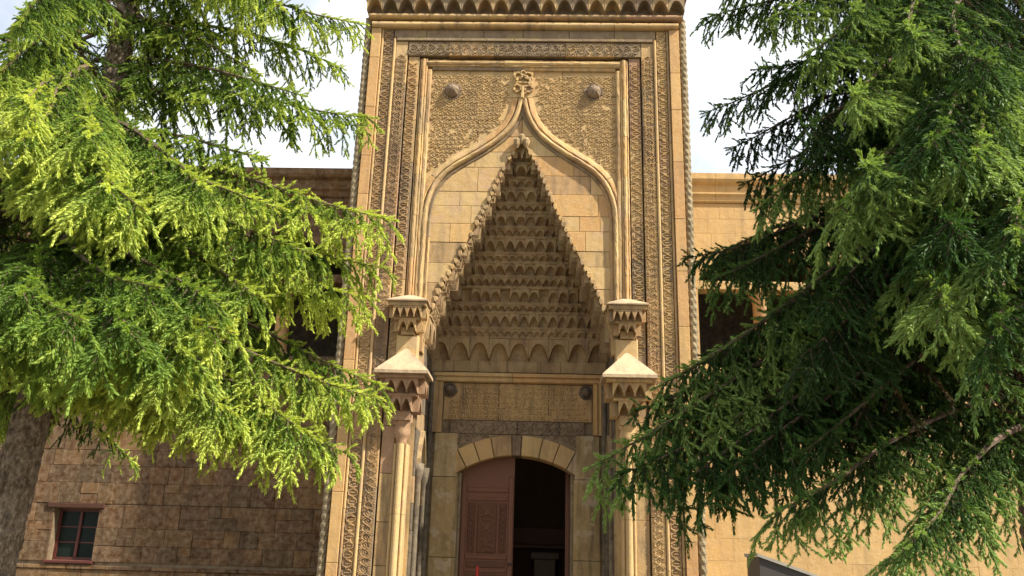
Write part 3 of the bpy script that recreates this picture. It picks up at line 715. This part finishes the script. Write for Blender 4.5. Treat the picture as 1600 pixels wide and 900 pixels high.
# ------------------------------------------------------------------ door leaves
DY = ND + .22
def door_leaf(label, x0, x1, hinge_x, rz):
    root = MB(); n = 8
    xs = np.linspace(x0, x1, n + 1)
    for xa, xb in zip(xs, xs[1:]):
        za, zb = arcz(xa, Rr_ - .005), arcz(xb, Rr_ - .005)
        root.add([(xa - hinge_x, 0, .03), (xb - hinge_x, 0, .03), (xb - hinge_x, 0, zb), (xa - hinge_x, 0, za), (xa - hinge_x, .07, .03), (xb - hinge_x, .07, .03), (xb - hinge_x, .07, zb), (xa - hinge_x, .07, za)],
                 [(0, 1, 2, 3), (7, 6, 5, 4), (3, 2, 6, 7), (0, 4, 5, 1)])
    w_ = x1 - x0; a = x0 - hinge_x; b = x1 - hinge_x
    for q in (a, b): root.add([(q, 0, .03), (q, .07, .03), (q, .07, 3.3), (q, 0, 3.3)], [(0, 1, 2, 3)])
    lf = root.build('door_leaf', M['door'], portal, label=label)
    lf.location = (hinge_x, DY, 0); lf.rotation_euler.z = rz
    def rail(xa, xb, za, zb, d=.03, mt='door', nm='rail'):
        MB().bbox(xa, xb, -d, .0, za, zb, .012).build(nm, M[mt], lf)
    rail(a + .01, a + .11, .05, 3.16); rail(b - .11, b - .01, .05, 3.16)
    for za, zb in ((2.86, 2.95), (2.70, 2.76), (1.60, 1.68), (1.36, 1.42), (1.12, 1.18), (.2, .32)): rail(a + .114, b - .114, za, zb, .022)
    rail(a + .33, b - .33, 1.72, 2.66, .03, 'doordark', 'panel'); rail(a + .14, a + .29, 1.72, 2.66, .014, 'doordark', 'panel'); rail(b - .29, b - .14, 1.72, 2.66, .014, 'doordark', 'panel')
    rail(a + .14, b - .14, .4, 1.08, .018, 'doordark', 'panel'); rail(a + .14, b - .14, 1.45, 1.57, .016, 'doordark', 'panel'); rail(a + .14, b - .14, 1.21, 1.33, .016, 'doordark', 'panel')
    mb = MB(); rd = random.Random(4)
    key_band(mb, a + .36, b - .36, 1.76, 2.62, -.03, r=rd); key_band(mb, a + .15, a + .28, 1.75, 2.63, -.014, r=rd); key_band(mb, b - .28, b - .15, 1.75, 2.63, -.014, r=rd)
    key_band(mb, a + .2, b - .2, .45, 1.05, -.018, r=rd)
    mb.build('door_carving', M['door'], lf, kind='stuff')
    MB().rev([(.0, 0), (.03, 0), (.035, .02), (.02, .05), (0, .055)], 10, (b - .06, -.05, 1.5)).build('handle', M['iron'], lf)
    return lf
door_leaf('closed left leaf of red-brown panelled wood', -1.07, -.03, -1.07, 0)
door_leaf('open right leaf swung back into the dark passage', -1.07, -.03, -1.07, 0).matrix_local = Matrix.Translation((1.06, DY + .45, 0)) @ Matrix.Rotation(R_(86), 4, 'Z')
# passage behind the door
pas = MB()
pas.box(-2.2, -2.0, 2.63, 9.6, 0, 4.6); pas.box(2.0, 2.2, 2.63, 9.6, 0, 4.6); pas.box(-2.2, 2.2, 9.6, 9.8, 0, 4.6); pas.box(-2.2, 2.2, 2.63, 9.8, 4.6, 4.8)
pas.build('passage', M['plaster'], portal)
fl = MB(); fl.box(-2.0, 2.0, 2.63, 9.6, .0, .02); fl.build('passage_floor', M['plaster'], portal)
cab = thing('counter', 'dim wooden counter with dark red top inside the open doorway', 'counter', (.55, 6.6, .02))
MB().bbox(-.95, .95, -.3, .3, 0, 1.85, .03).build('body', M['darkwood'], cab); MB().bbox(-1.02, 1.02, -.38, .34, 1.852, 1.95, .02).build('top', M['door'], cab)
MB().bbox(-.9, .9, .1, .3, 1.95, 2.35, .02).build('back_board', M['door'], cab)
pl = thing('stone_plinth', 'pale stone plinth standing inside the open doorway', 'plinth', (.62, 5.6, .02))
MB().bbox(-.32, .32, -.25, .25, 0, .16, .02).build('base', M['plinth'], pl); MB().bbox(-.24, .24, -.19, .19, .16, 1.62, .02).build('shaft', M['plinth'], pl); MB().bbox(-.32, .32, -.26, .26, 1.62, 1.76, .02).build('top_slab', M['plinth'], pl)
# red post in front of the closed leaf
po = thing('red_post', 'thin red enamelled post in front of the closed door leaf', 'post', (-.66, 1.55, 0))
MB().rev([(.15, 0), (.15, .03), (.04, .05), (0, .05)], 16).build('foot', M['redpaint'], po, smooth=False); MB().rev([(.028, .05), (.028, 1.42), (.03, 1.44), (.02, 1.47), (0, 1.48)], 12).build('pole', M['redpaint'], po, smooth=True)

# ------------------------------------------------------------------ wing walls
WY = 1.90
def wing(s, label, mats, seed, smooth):
    wl = thing('building_wing', label, 'building', (0, WY, 0)); r = random.Random(seed)
    X0, X1 = HW - .1, 16.0
    def xs(a, b): return sorted((s * a, s * b))
    # gallery opening
    GA, GB, GZ0, GS, GAP = 3.66, 6.28, 5.46, 7.05, 8.27
    gc = (GA + GB) / 2; gw = (GB - GA) / 2
    def ghw(z):
        if z < GZ0 or z > GAP: return 0
        if z < GS: return gw
        t = (z - GS) / (GAP - GS); return gw * (1 - t ** 1.8)
    win = (8.08, 8.96, 1.38, 2.345) if s < 0 else None
    c = MB(); y0, y1 = .03, .60
    def cb(a, b, z0, z1):
        p, q = xs(a, b); c.box(p, q, y0, y1, z0, z1)
    cb(X0, GA, 0, 9.2); cb(GA, X1, GAP, 9.2)
    if win:
        cb(GA, win[0], 0, GZ0); cb(win[1], X1, 0, GZ0); cb(win[0], win[1], 0, win[2]); cb(win[0], win[1], win[3], GZ0)
    else: cb(GA, X1, 0, GZ0)
    cb(GB, X1, GZ0, GAP)
    for i in range(8):                                # arch haunches
        za = GS + (GAP - GS) * i / 8; zb = GS + (GAP - GS) * (i + 1) / 8; h_ = ghw(za + .001)
        cb(GA, gc - h_ * .98, za, zb); cb(gc + h_ * .98, GB, za, zb)
    c.build('masonry_core', M['mortarR'] if s > 0 else M['mortar'], wl)
    def face(lo, hi, z0, z1, lenr, rowh, nm='stone', mm=None):
        if s < 0: f0_, f1_ = (lambda z: -hi(z)), (lambda z: -lo(z))
        else: f0_, f1_ = lo, hi
        return stones(wl, f0_, f1_, z0, z1, 0, .06, mm or mats, rowh, lenr, rng=r, gap=.0012 if smooth else .0025, ch=.0025 if smooth else .005, jit=.0015 if smooth else .008, split=0 if smooth else .14)
    K = lambda v: (lambda z: v)
    RH = (.30, .52) if not smooth else (.38, .5); LR = (.26, .78) if not smooth else (.6, 1.2)
    XV = 11.0
    if win:
        face(K(X0), K(XV), 1.36 - .06, 1.36, LR, RH)
        face(K(X0), K(win[0]), 1.36, 2.43, LR, RH); face(K(win[1]), K(XV), 1.36, 2.43, LR, RH)
        face(K(X0), K(XV), 2.44, GZ0, LR, RH)
    else: face(K(X0), K(XV), 1.3, GZ0, LR, RH)
    face(K(X0), K(XV), 0, 1.22, (.6, 1.1), (.4, .42))
    face(K(X0), lambda z: gc - ghw(z), GZ0, GAP, (.5, .9), (.4, .5)); face(lambda z: gc + ghw(z), K(XV), GZ0, GAP, (.6, 1.1), (.4, .5))
    face(K(X0), K(XV), GAP, 8.95, (.6, 1.1), (.3, .36))
    # plinth course
    x = X0
    while x < XV:
        xe = x + r.uniform(.6, 1.1); a, b = xs(x + .004, xe - .004)
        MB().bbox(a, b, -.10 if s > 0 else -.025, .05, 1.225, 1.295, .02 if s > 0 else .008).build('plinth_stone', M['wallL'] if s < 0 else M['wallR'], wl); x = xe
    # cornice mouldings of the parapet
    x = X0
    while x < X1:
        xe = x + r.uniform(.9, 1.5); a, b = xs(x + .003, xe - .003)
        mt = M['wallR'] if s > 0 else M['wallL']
        pr = [(y_, z_ + .13) for y_, z_ in [(.5, 8.83), (-.02, 8.83), (-.05, 8.86), (-.06, 8.95), (-.10, 9.0), (-.10, 9.03), (-.04, 9.06), (-.04, 9.22), (-.12, 9.27), (-.15, 9.33), (-.15, 9.46), (.5, 9.46)]]
        n_ = len(pr); MB().add([(a, p_[0], p_[1]) for p_ in pr] + [(b, p_[0], p_[1]) for p_ in pr], [(i, i + 1, n_ + i + 1, n_ + i) for i in range(n_)[:-1]] + [(n_ - 1, 0, n_, 2 * n_ - 1)] + [tuple(range(n_ - 1, -1, -1)), tuple(range(n_, 2 * n_))]).build('cornice_stone', mt, wl); x = xe
    # gallery room, column, arch rims
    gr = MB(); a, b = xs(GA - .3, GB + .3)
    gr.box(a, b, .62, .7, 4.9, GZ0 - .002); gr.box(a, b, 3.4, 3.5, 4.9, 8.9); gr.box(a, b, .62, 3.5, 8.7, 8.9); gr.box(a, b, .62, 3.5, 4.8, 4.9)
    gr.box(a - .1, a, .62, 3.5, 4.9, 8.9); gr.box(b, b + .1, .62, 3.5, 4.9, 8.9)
    gr.build('gallery_room', M['jamb'], wl)  # the room's darkness comes from this dark stone colour
    cxx = s * 4.96
    col = MB().rev([(.19, 5.46), (.19, 5.56), (.15, 5.60), (.145, 5.66), (.14, 6.80), (.16, 6.83), (.15, 6.87), (.21, 6.97), (.21, 7.05)], 18, (cxx, .22, 0)).build('gallery_column', M['orange'], wl, smooth=True)
    a, b = xs(GA - .05, GB + .05); MB().bbox(a, b, .06, .40, 7.052, 7.24, .015).build('gallery_beam', mats[0], wl)
    for sgn in (-1, 1):
        pts = [(gc + sgn * ghw(z) , z) for z in np.linspace(GS, GAP, 9)]
        P2 = []
        for i in range(9):
            q0, q1 = pts[max(i - 1, 0)], pts[min(i + 1, 8)]; tx, tz = q1[0] - q0[0], q1[1] - q0[1]; ln = math.hypot(tx, tz)
            nx, nz = (tz / ln, -tx / ln) if sgn > 0 else (-tz / ln, tx / ln)
            P2.append((pts[i][0] + nx * .2, pts[i][1] + nz * .2) if i < 8 else (gc, GAP + .30))
        for i in range(8):
            MB().outline([(s * q[0], q[1]) for q in (pts[i], pts[i + 1], P2[i + 1], P2[i])], -.02, .10, .006).build('voussoir', mats[0], wl)
    if win:
        a, b = xs(win[0], win[1])
        fm = MB(); t = .055; yy0, yy1 = .22, .29
        fm.box(a, a + t, yy0, yy1, win[2], win[3]); fm.box(b - t, b, yy0, yy1, win[2], win[3]); fm.box(a + t, b - t, yy0, yy1, win[2], win[2] + t); fm.box(a + t, b - t, yy0, yy1, win[3] - t, win[3])
        wd = fm.build('window', M['redwood'], wl, label='small window with red wooden frame')
        mid = (a + b) / 2
        MB().bbox(mid - .03, mid + .03, yy0 - .01, yy1, win[2] + t, win[3] - t, .008).build('mullion', M['redwood'], wd)
        for zb_ in (win[2] + .33, win[2] + .62): MB().box(a + t, mid - .03, yy0 + .02, yy1 - .01, zb_ - .012, zb_ + .012).build('glazing_bar', M['redwood'], wd); MB().box(mid + .03, b - t, yy0 + .02, yy1 - .01, zb_ - .012, zb_ + .012).build('glazing_bar', M['redwood'], wd)
        for xa, xb in ((a + t, mid - .03), (mid + .03, b - t)):
            for za, zb in ((win[2] + t, win[2] + .318), (win[2] + .342, win[2] + .608), (win[2] + .632, win[3] - t)):
                MB().box(xa, xb, yy0 + .035, yy0 + .041, za, zb).build('pane', M['glass'], wd)
        MB().box(a, b, .34, .36, win[2], win[3]).build('blind', M['iron'], wd)
        MB().bbox(a - .14, b + .1, -.03, .2, win[3] + .005, win[3] + .095, .01).build('lintel', M['darkwood'], wd)
        MB().bbox(a - .04, b + .04, -.05, .22, win[2] - .06, win[2] - .002, .012).build('sill', M['redwood'], wd)
    return wl
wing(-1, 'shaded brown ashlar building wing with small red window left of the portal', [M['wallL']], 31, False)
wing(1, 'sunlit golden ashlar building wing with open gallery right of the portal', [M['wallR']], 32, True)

# ------------------------------------------------------------------ slanted information case at the right
cs = thing('display_case', 'dark display case with slanted pale rimmed top by the right wall', 'display case', (3.40, -3.0, -.0))
mb = MB(); mb.add([(0, 0, .7), (1.0, 0, .7), (1.0, 0, 1.40), (0, 0, 1.73), (0, .7, .7), (1.0, .7, .7), (1.0, .7, 1.40), (0, .7, 1.73)], [(0, 1, 2, 3), (7, 6, 5, 4), (0, 3, 7, 4), (1, 5, 6, 2), (3, 2, 6, 7), (0, 4, 5, 1)])
mb.build('body', M['board'], cs)
for ya, yb in ((-.03, .03), (.67, .73)):
    MB().add([(-.03, ya, 1.735), (1.02, ya, 1.388), (1.02, ya, 1.425), (-.03, ya, 1.775), (-.03, yb, 1.735), (1.02, yb, 1.388), (1.02, yb, 1.425), (-.03, yb, 1.775)], [(0, 1, 2, 3), (7, 6, 5, 4), (0, 3, 7, 4), (1, 5, 6, 2), (3, 2, 6, 7), (0, 4, 5, 1)]).build('rim', M['boardframe'], cs)
MB().box(-.03, .012, .034, .666, 1.736, 1.772).build('rim', M['boardframe'], cs)
for x in (.04, .92):
    for y in (.04, .62): MB().box(x, x + .05, y, y + .05, 0, .698).build('leg', M['iron'], cs)

# ------------------------------------------------------------------ spruces
def rotm(axis, a): return np.array(Matrix.Rotation(a, 3, Vector(axis)))
def make_bough(seed, L, droop, lush, hang, bare=.14, dead_p=.45, dead_t=.26):
    """unit bough of chord L along +x; returns (wood mesh arrays, needle mesh arrays)"""
    r = np.random.default_rng(seed)
    n = 18; t = np.linspace(0, 1, n)
    pitch = np.radians(droop[0] + (droop[1] - droop[0]) * t + droop[2] * t ** 3)
    yaw = np.cumsum(r.normal(0, .05, n)); yaw -= yaw.mean()
    d = np.stack([np.cos(pitch) * np.cos(yaw), np.cos(pitch) * np.sin(yaw), np.sin(pitch)], 1)
    p = np.concatenate([[[0, 0, 0]], np.cumsum(d[:-1] * (1 / (n - 1)), 0)])
    ch = p[-1]; az = math.atan2(ch[1], ch[0]); el = math.atan2(ch[2], math.hypot(ch[0], ch[1]))
    R = rotm((0, 1, 0), el) @ rotm((0, 0, 1), -az)
    p = p @ R.T; p *= L / p[-1][0]
    d = np.gradient(p, axis=0); d /= np.linalg.norm(d, axis=1)[:, None]
    tubes = [(p, .020 * (L / 2) ** .8 + .003, .003)]
    SB = []; SD = []; SL = []; SG = []
    def shoot(b, dd, l, g): SB.append(b); SD.append(dd); SL.append(l); SG.append(g)
    def at(tt): 
        i = tt * (n - 1); k0 = min(int(i), n - 2); f = i - k0
        return p[k0] * (1 - f) + p[k0 + 1] * f, d[k0]
    def along(pts, g0, g1, step=.030, l=.05):
        for a, b in zip(pts, pts[1:]):
            pass
        m = len(pts)
        for q in range(m - 1):
            seg = pts[q + 1] - pts[q]; ln = np.linalg.norm(seg)
            shoot(pts[q], seg / ln, ln * 1.05, g0 + (g1 - g0) * q / (m - 1))
    def twig(b, dd, ln, depth, g0, g1):
        m = max(3, int(ln / .05) + 1); pts = [b]; v = dd / np.linalg.norm(dd)
        for q in range(m):
            v = v + np.array([0, 0, -hang * .10 * (1.0 if depth == 0 else .7)]) + r.normal(0, .045, 3)
            if q > m * .75: v = v + np.array([0, 0, .06])
            v = v / np.linalg.norm(v); pts.append(pts[-1] + v * ln / m)
        pts = np.array(pts)
        tubes.append((pts, .0045 if depth == 0 else .0028, .0015))
        along(pts, g0, g1)
        # side shoots
        q = .035; sgn = r.choice([-1, 1])
        while q < ln * .97:
            f = q / ln * m; k0 = min(int(f), m - 1); b2 = pts[k0] + (pts[k0 + 1] - pts[k0]) * (f - k0); ax = pts[k0 + 1] - pts[k0]; ax /= np.linalg.norm(ax)
            sd = np.cross(ax, [0, 0, 1]); nn = np.linalg.norm(sd); sd = sd / nn if nn > .05 else np.array([0, 1., 0])
            a = r.uniform(.5, .85); v2 = ax * math.cos(a) + sd * sgn * math.sin(a) + np.array([0, 0, r.uniform(-.5, .02)]) ; v2 /= np.linalg.norm(v2)
            l2 = r.uniform(.09, .17) * (1.1 - .45 * q / ln); gg = g0 + (g1 - g0) * (q / ln) ** 1.4
            if depth == 0 and ln > .26 and r.random() < .42 and q < ln * .75: twig(b2, v2, r.uniform(.10, .20) * min(1.3, ln / .35), 1, gg, min(1, gg + .35))
            else: shoot(b2, v2, l2, min(1, gg + r.uniform(.0, .3)))
            sgn = -sgn; q += r.uniform(.050, .078) / lush
    s = bare * L; sg = 1
    while s < L * .985:
        tt = s / L; b, dd = at(tt)
        side = np.cross(dd, [0, 0, 1]); side /= np.linalg.norm(side)
        env = (1 - tt) ** .75 * .60 + .14
        env *= min(1, .35 + tt * 2.6)
        ln = env * (L / 2) ** .75 * r.uniform(.6, 1.15)
        a = r.uniform(.75, 1.15) * (1 - .35 * tt)
        v = dd * math.cos(a) + side * sg * math.sin(a) + np.array([0, 0, r.uniform(-.75, .05) * hang])
        g0 = .08 + .28 * tt + r.uniform(-.08, .08); dead = tt < dead_t and r.random() < dead_p
        if dead: g0 = -.1
        twig(b, v, ln, 0, max(-.1, g0), (-.05 if dead else min(1, g0 + .55)))
        if r.random() < .35:
            twig(b, dd * .4 + side * sg * .25 + np.array([0, 0, -1.0]), ln * r.uniform(.4, .8), 0, max(0, g0 - .1), min(1, g0 + .35))
        sg = -sg; s += r.uniform(.048, .075) / lush
    along(p[int(n * .3):], .2, .95)
    for q in np.arange(.3, .98, .018 / L * 2):
        b, dd = at(q); v = dd * .9 + r.normal(0, .45, 3) + np.array([0, 0, .25]); shoot(b, v / np.linalg.norm(v), r.uniform(.06, .11), min(1, .3 + .6 * q))
    # wood
    V = []; Fc = []
    for pts, r0, r1 in tubes:
        m = len(pts); k_ = 5 if r0 > .01 else 3
        tg = np.gradient(pts, axis=0); tg /= np.linalg.norm(tg, axis=1)[:, None] + 1e-9
        sd = np.cross(tg, [0.13, .07, 1.0]); sd /= np.linalg.norm(sd, axis=1)[:, None] + 1e-9; u2 = np.cross(sd, tg)
        rad = np.linspace(r0, r1, m); o = len(V)
        for q in range(m):
            for j in range(k_):
                an = 2 * math.pi * j / k_; V.append(pts[q] + rad[q] * (math.cos(an) * sd[q] + math.sin(an) * u2[q]))
        for q in range(m - 1):
            for j in range(k_): Fc.append((o + q * k_ + j, o + q * k_ + (j + 1) % k_, o + (q + 1) * k_ + (j + 1) % k_, o + (q + 1) * k_ + j))
    # needles
    SB = np.array(SB); SD = np.array(SD); SL = np.array(SL); SG = np.array(SG); ns = len(SB)
    cnt = np.clip((SL / .0026), 16, 56).astype(int)
    idx = np.repeat(np.arange(ns), cnt); N_ = len(idx)
    tpar = r.random(N_); an = r.random(N_) * 2 * math.pi
    D = SD[idx]; ref = np.where(np.abs(D[:, 2:3]) > .9, np.array([[1., 0, 0]]), np.array([[0, 0, 1.]]))
    A = np.cross(D, ref); A /= np.linalg.norm(A, axis=1)[:, None]; B = np.cross(A, D)
    rad = A * np.cos(an)[:, None] + B * np.sin(an)[:, None]
    spread = r.uniform(.40, .85, N_) * (1 - .45 * tpar)
    nd = D * np.cos(spread)[:, None] + rad * np.sin(spread)[:, None]
    base = SB[idx] + D * (SL[idx] * tpar * .92)[:, None]
    nl = r.uniform(.024, .036, N_); tip = base + nd * nl[:, None]
    wv = np.cross(nd, rad + r.normal(0, .22, (N_, 3))); wv /= np.linalg.norm(wv, axis=1)[:, None]; wv *= .0042
    mid = base + nd * (nl * .45)[:, None]
    verts = np.stack([base - wv * .6, mid + wv, tip, mid - wv], 1).reshape(-1, 3)
    gr = np.clip(SG[idx] + r.normal(0, .07, N_) + .12 * (tpar - .5), 0, 1)
    return (np.array(V), Fc), (verts, np.repeat(gr, 4))
def wood_mesh(name, V, Fc, mat):
    me = bpy.data.meshes.new(name); me.from_pydata(V.tolist(), [], Fc); me.materials.append(mat); me.update(); return me
def quad_mesh(name, verts, gr, mat):
    me = bpy.data.meshes.new(name); nq = len(verts) // 4
    me.vertices.add(len(verts)); me.vertices.foreach_set('co', verts.astype(np.float32).ravel())
    me.loops.add(nq * 4); me.loops.foreach_set('vertex_index', np.arange(nq * 4, dtype=np.int32))
    me.polygons.add(nq); me.polygons.foreach_set('loop_start', np.arange(nq, dtype=np.int32) * 4)
    at = me.attributes.new('growth', 'FLOAT', 'POINT'); at.data.foreach_set('value', gr.astype(np.float32))
    me.materials.append(mat); me.update(calc_edges=True); return me
VARS = []
spec = [(2.0, (8, -34, 30), 1.0, 1.0), (2.0, (18, -30, 20), 1.0, 1.25), (2.0, (2, -22, 34), 1.1, .8), (2.4, (10, -40, 30), 1.0, 1.1), (2.4, (20, -25, 10), 1.0, 1.4), (1.3, (10, -20, 25), 1.1, .9), (1.3, (20, -35, 20), 1.1, 1.2), (2.9, (12, -34, 30), .95, 1.1), (2.9, (6, -26, 30), .95, 1.3), (1.0, (5, -25, 20), 1.15, 1.1), (2.2, (10, -30, 30), .42, 1.3), (1.6, (0, -24, 24), .36, 1.5)]
for i, (L, dr, lu, hg) in enumerate(spec):
    (V, Fc), (nvx, ng) = make_bough(100 + i, L, dr, lu, hg, dead_p=.45 if lu > .5 else .9, dead_t=.26 if lu > .5 else .7)
    VARS.append((L, V, Fc, nvx, ng))
def tree(name, label, base, H, trunk_r, needle, seed, boughs, shade=lambda z, az, L: 1.0, lean=0.0):
    root = thing(name, label, 'tree', base)
    r = np.random.default_rng(seed); rp = random.Random(seed)
    # trunk
    nr, ns = 420, 56; vs = []; plate = r.normal(0, 1, (nr // 5 + 3, ns // 4 + 2))
    ph = r.uniform(0, 6.28, 8)
    for i in range(nr + 1):
        z = H * (i / nr) ** 1.1; f = z / H
        rad = trunk_r * (1 - f) ** .85 + .012 + .16 * math.exp(-z / .28)
        cx, cy = .03 * math.sin(z * .9 + ph[0]) + lean * max(0, z - 1.5), .03 * math.cos(z * .7 + ph[1])
        for j in range(ns):
            a = 2 * math.pi * j / ns
            k_ = 1 + .05 * math.sin(3 * a + ph[2] + z * .8) + .04 * math.sin(7 * a + ph[3] - z * 2.1) + .022 * r.normal() + .034 * plate[(i + 2 * (j // 4 % 2)) // 5, (j + (i // 5) % 3) % ns // 4] + .03 * math.sin(5 * a + z * 7 + ph[4]) * math.sin(z * 11 + ph[5])
            vs.append((cx + rad * k_ * math.cos(a), cy + rad * k_ * math.sin(a), z))
    fs = [(i * ns + j, i * ns + (j + 1) % ns, (i + 1) * ns + (j + 1) % ns, (i + 1) * ns + j) for i in range(nr) for j in range(ns)]
    MB().add(vs, fs).build('trunk', M['bark'], root)
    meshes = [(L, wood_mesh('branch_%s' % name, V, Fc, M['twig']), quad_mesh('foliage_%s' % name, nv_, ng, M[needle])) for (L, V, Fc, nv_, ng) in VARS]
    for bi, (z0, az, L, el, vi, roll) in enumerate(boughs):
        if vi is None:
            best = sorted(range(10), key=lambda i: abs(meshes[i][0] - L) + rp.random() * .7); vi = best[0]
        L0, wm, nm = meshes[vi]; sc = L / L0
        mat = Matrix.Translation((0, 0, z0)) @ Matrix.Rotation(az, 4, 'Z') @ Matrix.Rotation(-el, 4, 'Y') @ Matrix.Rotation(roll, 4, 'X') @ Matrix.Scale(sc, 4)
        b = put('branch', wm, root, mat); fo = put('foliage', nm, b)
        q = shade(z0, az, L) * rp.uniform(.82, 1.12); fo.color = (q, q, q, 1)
    return root
def toward(base, z0, tip, vi=None, roll=0.0):
    dx, dy, dz = tip[0] - base[0], tip[1] - base[1], tip[2] - z0
    return (z0, math.atan2(dy, dx), math.sqrt(dx * dx + dy * dy + dz * dz), math.atan2(dz, math.hypot(dx, dy)), vi, roll)
def whorls(seed, z0, z1, H, Lmax, per, dz, el0, el1, keep=lambda az, z: True):
    r = random.Random(seed); outl = []; z = z0
    while z < z1:
        f = (z - z0) / (H - z0); a0 = r.uniform(0, 6.28)
        for i in range(per):
            az = a0 + 2 * math.pi * i / per + r.uniform(-.3, .3); L = Lmax * (1 - f) ** .8 * r.uniform(.75, 1.08) + .25
            if keep(az % (2 * math.pi), z): outl.append((z + r.uniform(-.12, .12), az, L, R_(el0 + (el1 - el0) * f + r.uniform(-7, 7)), None, r.uniform(-.2, .2)))
        z += dz * r.uniform(.8, 1.2)
    return outl
# bough tips: (height where the bough leaves the trunk, tip x, tip y, tip z) in metres
LT = [(6.90, -1.31, -8.00, 6.52), (5.70, -1.10, -8.20, 5.40), (6.50, -1.62, -7.50, 6.33), (6.10, -1.64, -8.60, 5.39), (5.20, -1.91, -8.60, 4.78), (4.95, -0.75, -8.80, 4.16), (4.50, -0.83, -8.50, 3.86), (4.20, -0.97, -8.20, 3.67), (3.90, -0.79, -8.30, 2.89), (3.80, -0.75, -8.80, 2.72), (3.75, -0.93, -8.80, 2.29), (3.70, -1.10, -9.20, 2.35), (3.50, -1.49, -9.00, 2.50), (3.50, -1.60, -9.50, 2.47), (3.80, -1.42, -10.20, 2.86), (3.80, -1.58, -10.40, 2.66), (4.10, -1.52, -10.30, 3.03), (3.90, -1.78, -10.80, 2.70), (3.90, -1.98, -10.90, 2.74), (4.10, -2.41, -10.80, 2.90), (3.80, -2.75, -10.60, 2.73), (4.20, -1.83, -10.40, 3.08), (5.40, -1.78, -10.00, 3.87), (5.50, -2.04, -10.30, 3.60), (5.10, -1.44, -9.40, 3.99), (4.80, -1.20, -9.30, 3.68), (4.50, -1.44, -9.60, 3.24), (5.30, -2.24, -10.40, 3.68), (5.90, -2.97, -10.20, 4.36), (5.60, -2.49, -10.30, 4.10), (6.00, -3.01, -10.20, 4.12), (6.40, -3.83, -9.60, 4.79), (6.90, -3.61, -9.60, 5.40), (7.00, -2.77, -8.00, 6.36), (7.40, -1.90, -8.60, 6.23), (6.60, -2.24, -8.10, 5.88), (7.80, -1.59, -8.20, 6.95)]
RT = [(6.60, 1.85, -8.30, 6.41), (7.00, 2.01, -8.40, 6.61), (6.40, 2.20, -8.60, 5.69), (6.00, 1.83, -8.20, 5.48), (5.80, 1.97, -8.50, 4.97), (5.50, 1.99, -8.80, 4.51), (5.40, 2.02, -9.10, 4.16), (5.00, 1.54, -8.60, 3.95), (4.80, 1.68, -8.90, 3.66), (4.90, 1.75, -8.00, 4.13), (4.70, 1.94, -9.40, 3.23), (4.50, 1.48, -8.60, 2.98), (4.40, 1.24, -8.90, 2.82), (4.20, 1.08, -8.90, 2.65), (4.00, 0.75, -9.00, 2.22), (3.90, 0.92, -9.30, 2.15), (3.80, 1.26, -9.30, 2.05), (3.70, 1.58, -9.60, 2.16), (4.10, 1.18, -8.60, 2.48), (4.00, 1.55, -9.20, 2.45), (3.60, 1.93, -9.80, 2.22), (2.90, 1.78, -9.80, 1.88), (2.70, 2.33, -10.30, 1.67), (5.90, 2.45, -11.00, 3.75), (5.50, 2.18, -10.80, 3.73), (5.10, 2.45, -11.20, 3.19), (5.20, 2.06, -10.60, 3.54), (4.40, 1.87, -10.40, 2.73), (4.50, 2.51, -11.30, 2.65), (6.40, 2.35, -10.30, 4.46), (6.70, 2.22, -9.80, 5.05), (6.70, 2.97, -10.80, 4.38), (5.20, 2.66, -11.30, 3.09), (7.10, 2.16, -9.30, 5.71), (7.30, 2.61, -9.80, 5.42), (7.20, 2.80, -10.30, 4.88), (6.00, 2.14, -9.90, 4.44), (5.80, 2.73, -10.90, 3.72), (4.80, 2.04, -10.40, 3.07), (4.70, 2.39, -11.10, 2.83)]
LB = (-3.93, -8.0, 0); RB = (4.28, -8.5, 0)
rt_ = random.Random(77)
def thin(lst, ztop): return [(z, az, L, el, rt_.choice((10, 11)) if z < ztop else vi, ro) for z, az, L, el, vi, ro in lst]
def away(lo, hi, ztop): return lambda az, z: z > ztop or lo < math.degrees(az) < hi
left = [toward(LB, z0, (x, y, z), None, rt_.uniform(-.25, .25)) for z0, x, y, z in LT] + whorls(41, 3.2, 11.6, 12.5, 2.6, 6, .5, -14, 14, lambda az, z: 70 < math.degrees(az) < (255 if z < 6 else 205) or z > 9.5 or (z > 7.8 and not 215 < math.degrees(az) < 330)) + thin(whorls(49, 3.0, 5.2, 12.5, 1.5, 5, .4, -20, 0), 9)
right = [toward(RB, z0, (x, y, z), rt_.choice((10, 11)) if 3.5 < z0 < 3.85 and x > 1.8 else None, rt_.uniform(-.25, .25)) for z0, x, y, z in RT] + thin(whorls(43, 3.3, 12.2, 13.0, 2.9, 5, .55, -12, 14, lambda az, z: z > 7.6 or not 110 < math.degrees(az) < 290), 4.3) + thin(whorls(48, 2.8, 3.2, 9.0, 1.6, 4, .3, -10, 0), 9)
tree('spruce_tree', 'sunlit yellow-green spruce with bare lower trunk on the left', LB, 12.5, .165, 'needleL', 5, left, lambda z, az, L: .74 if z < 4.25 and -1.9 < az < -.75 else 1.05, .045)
tree('spruce_tree', 'shaded green spruce with long drooping branches on the right', RB, 13.0, .24, 'needleR', 6, right, lambda z, az, L: random.Random(int(z * 1000 + az * 333)).choice((.3, .4, .55, .75, .9, 1.5)) if z > 3 else 1.4)
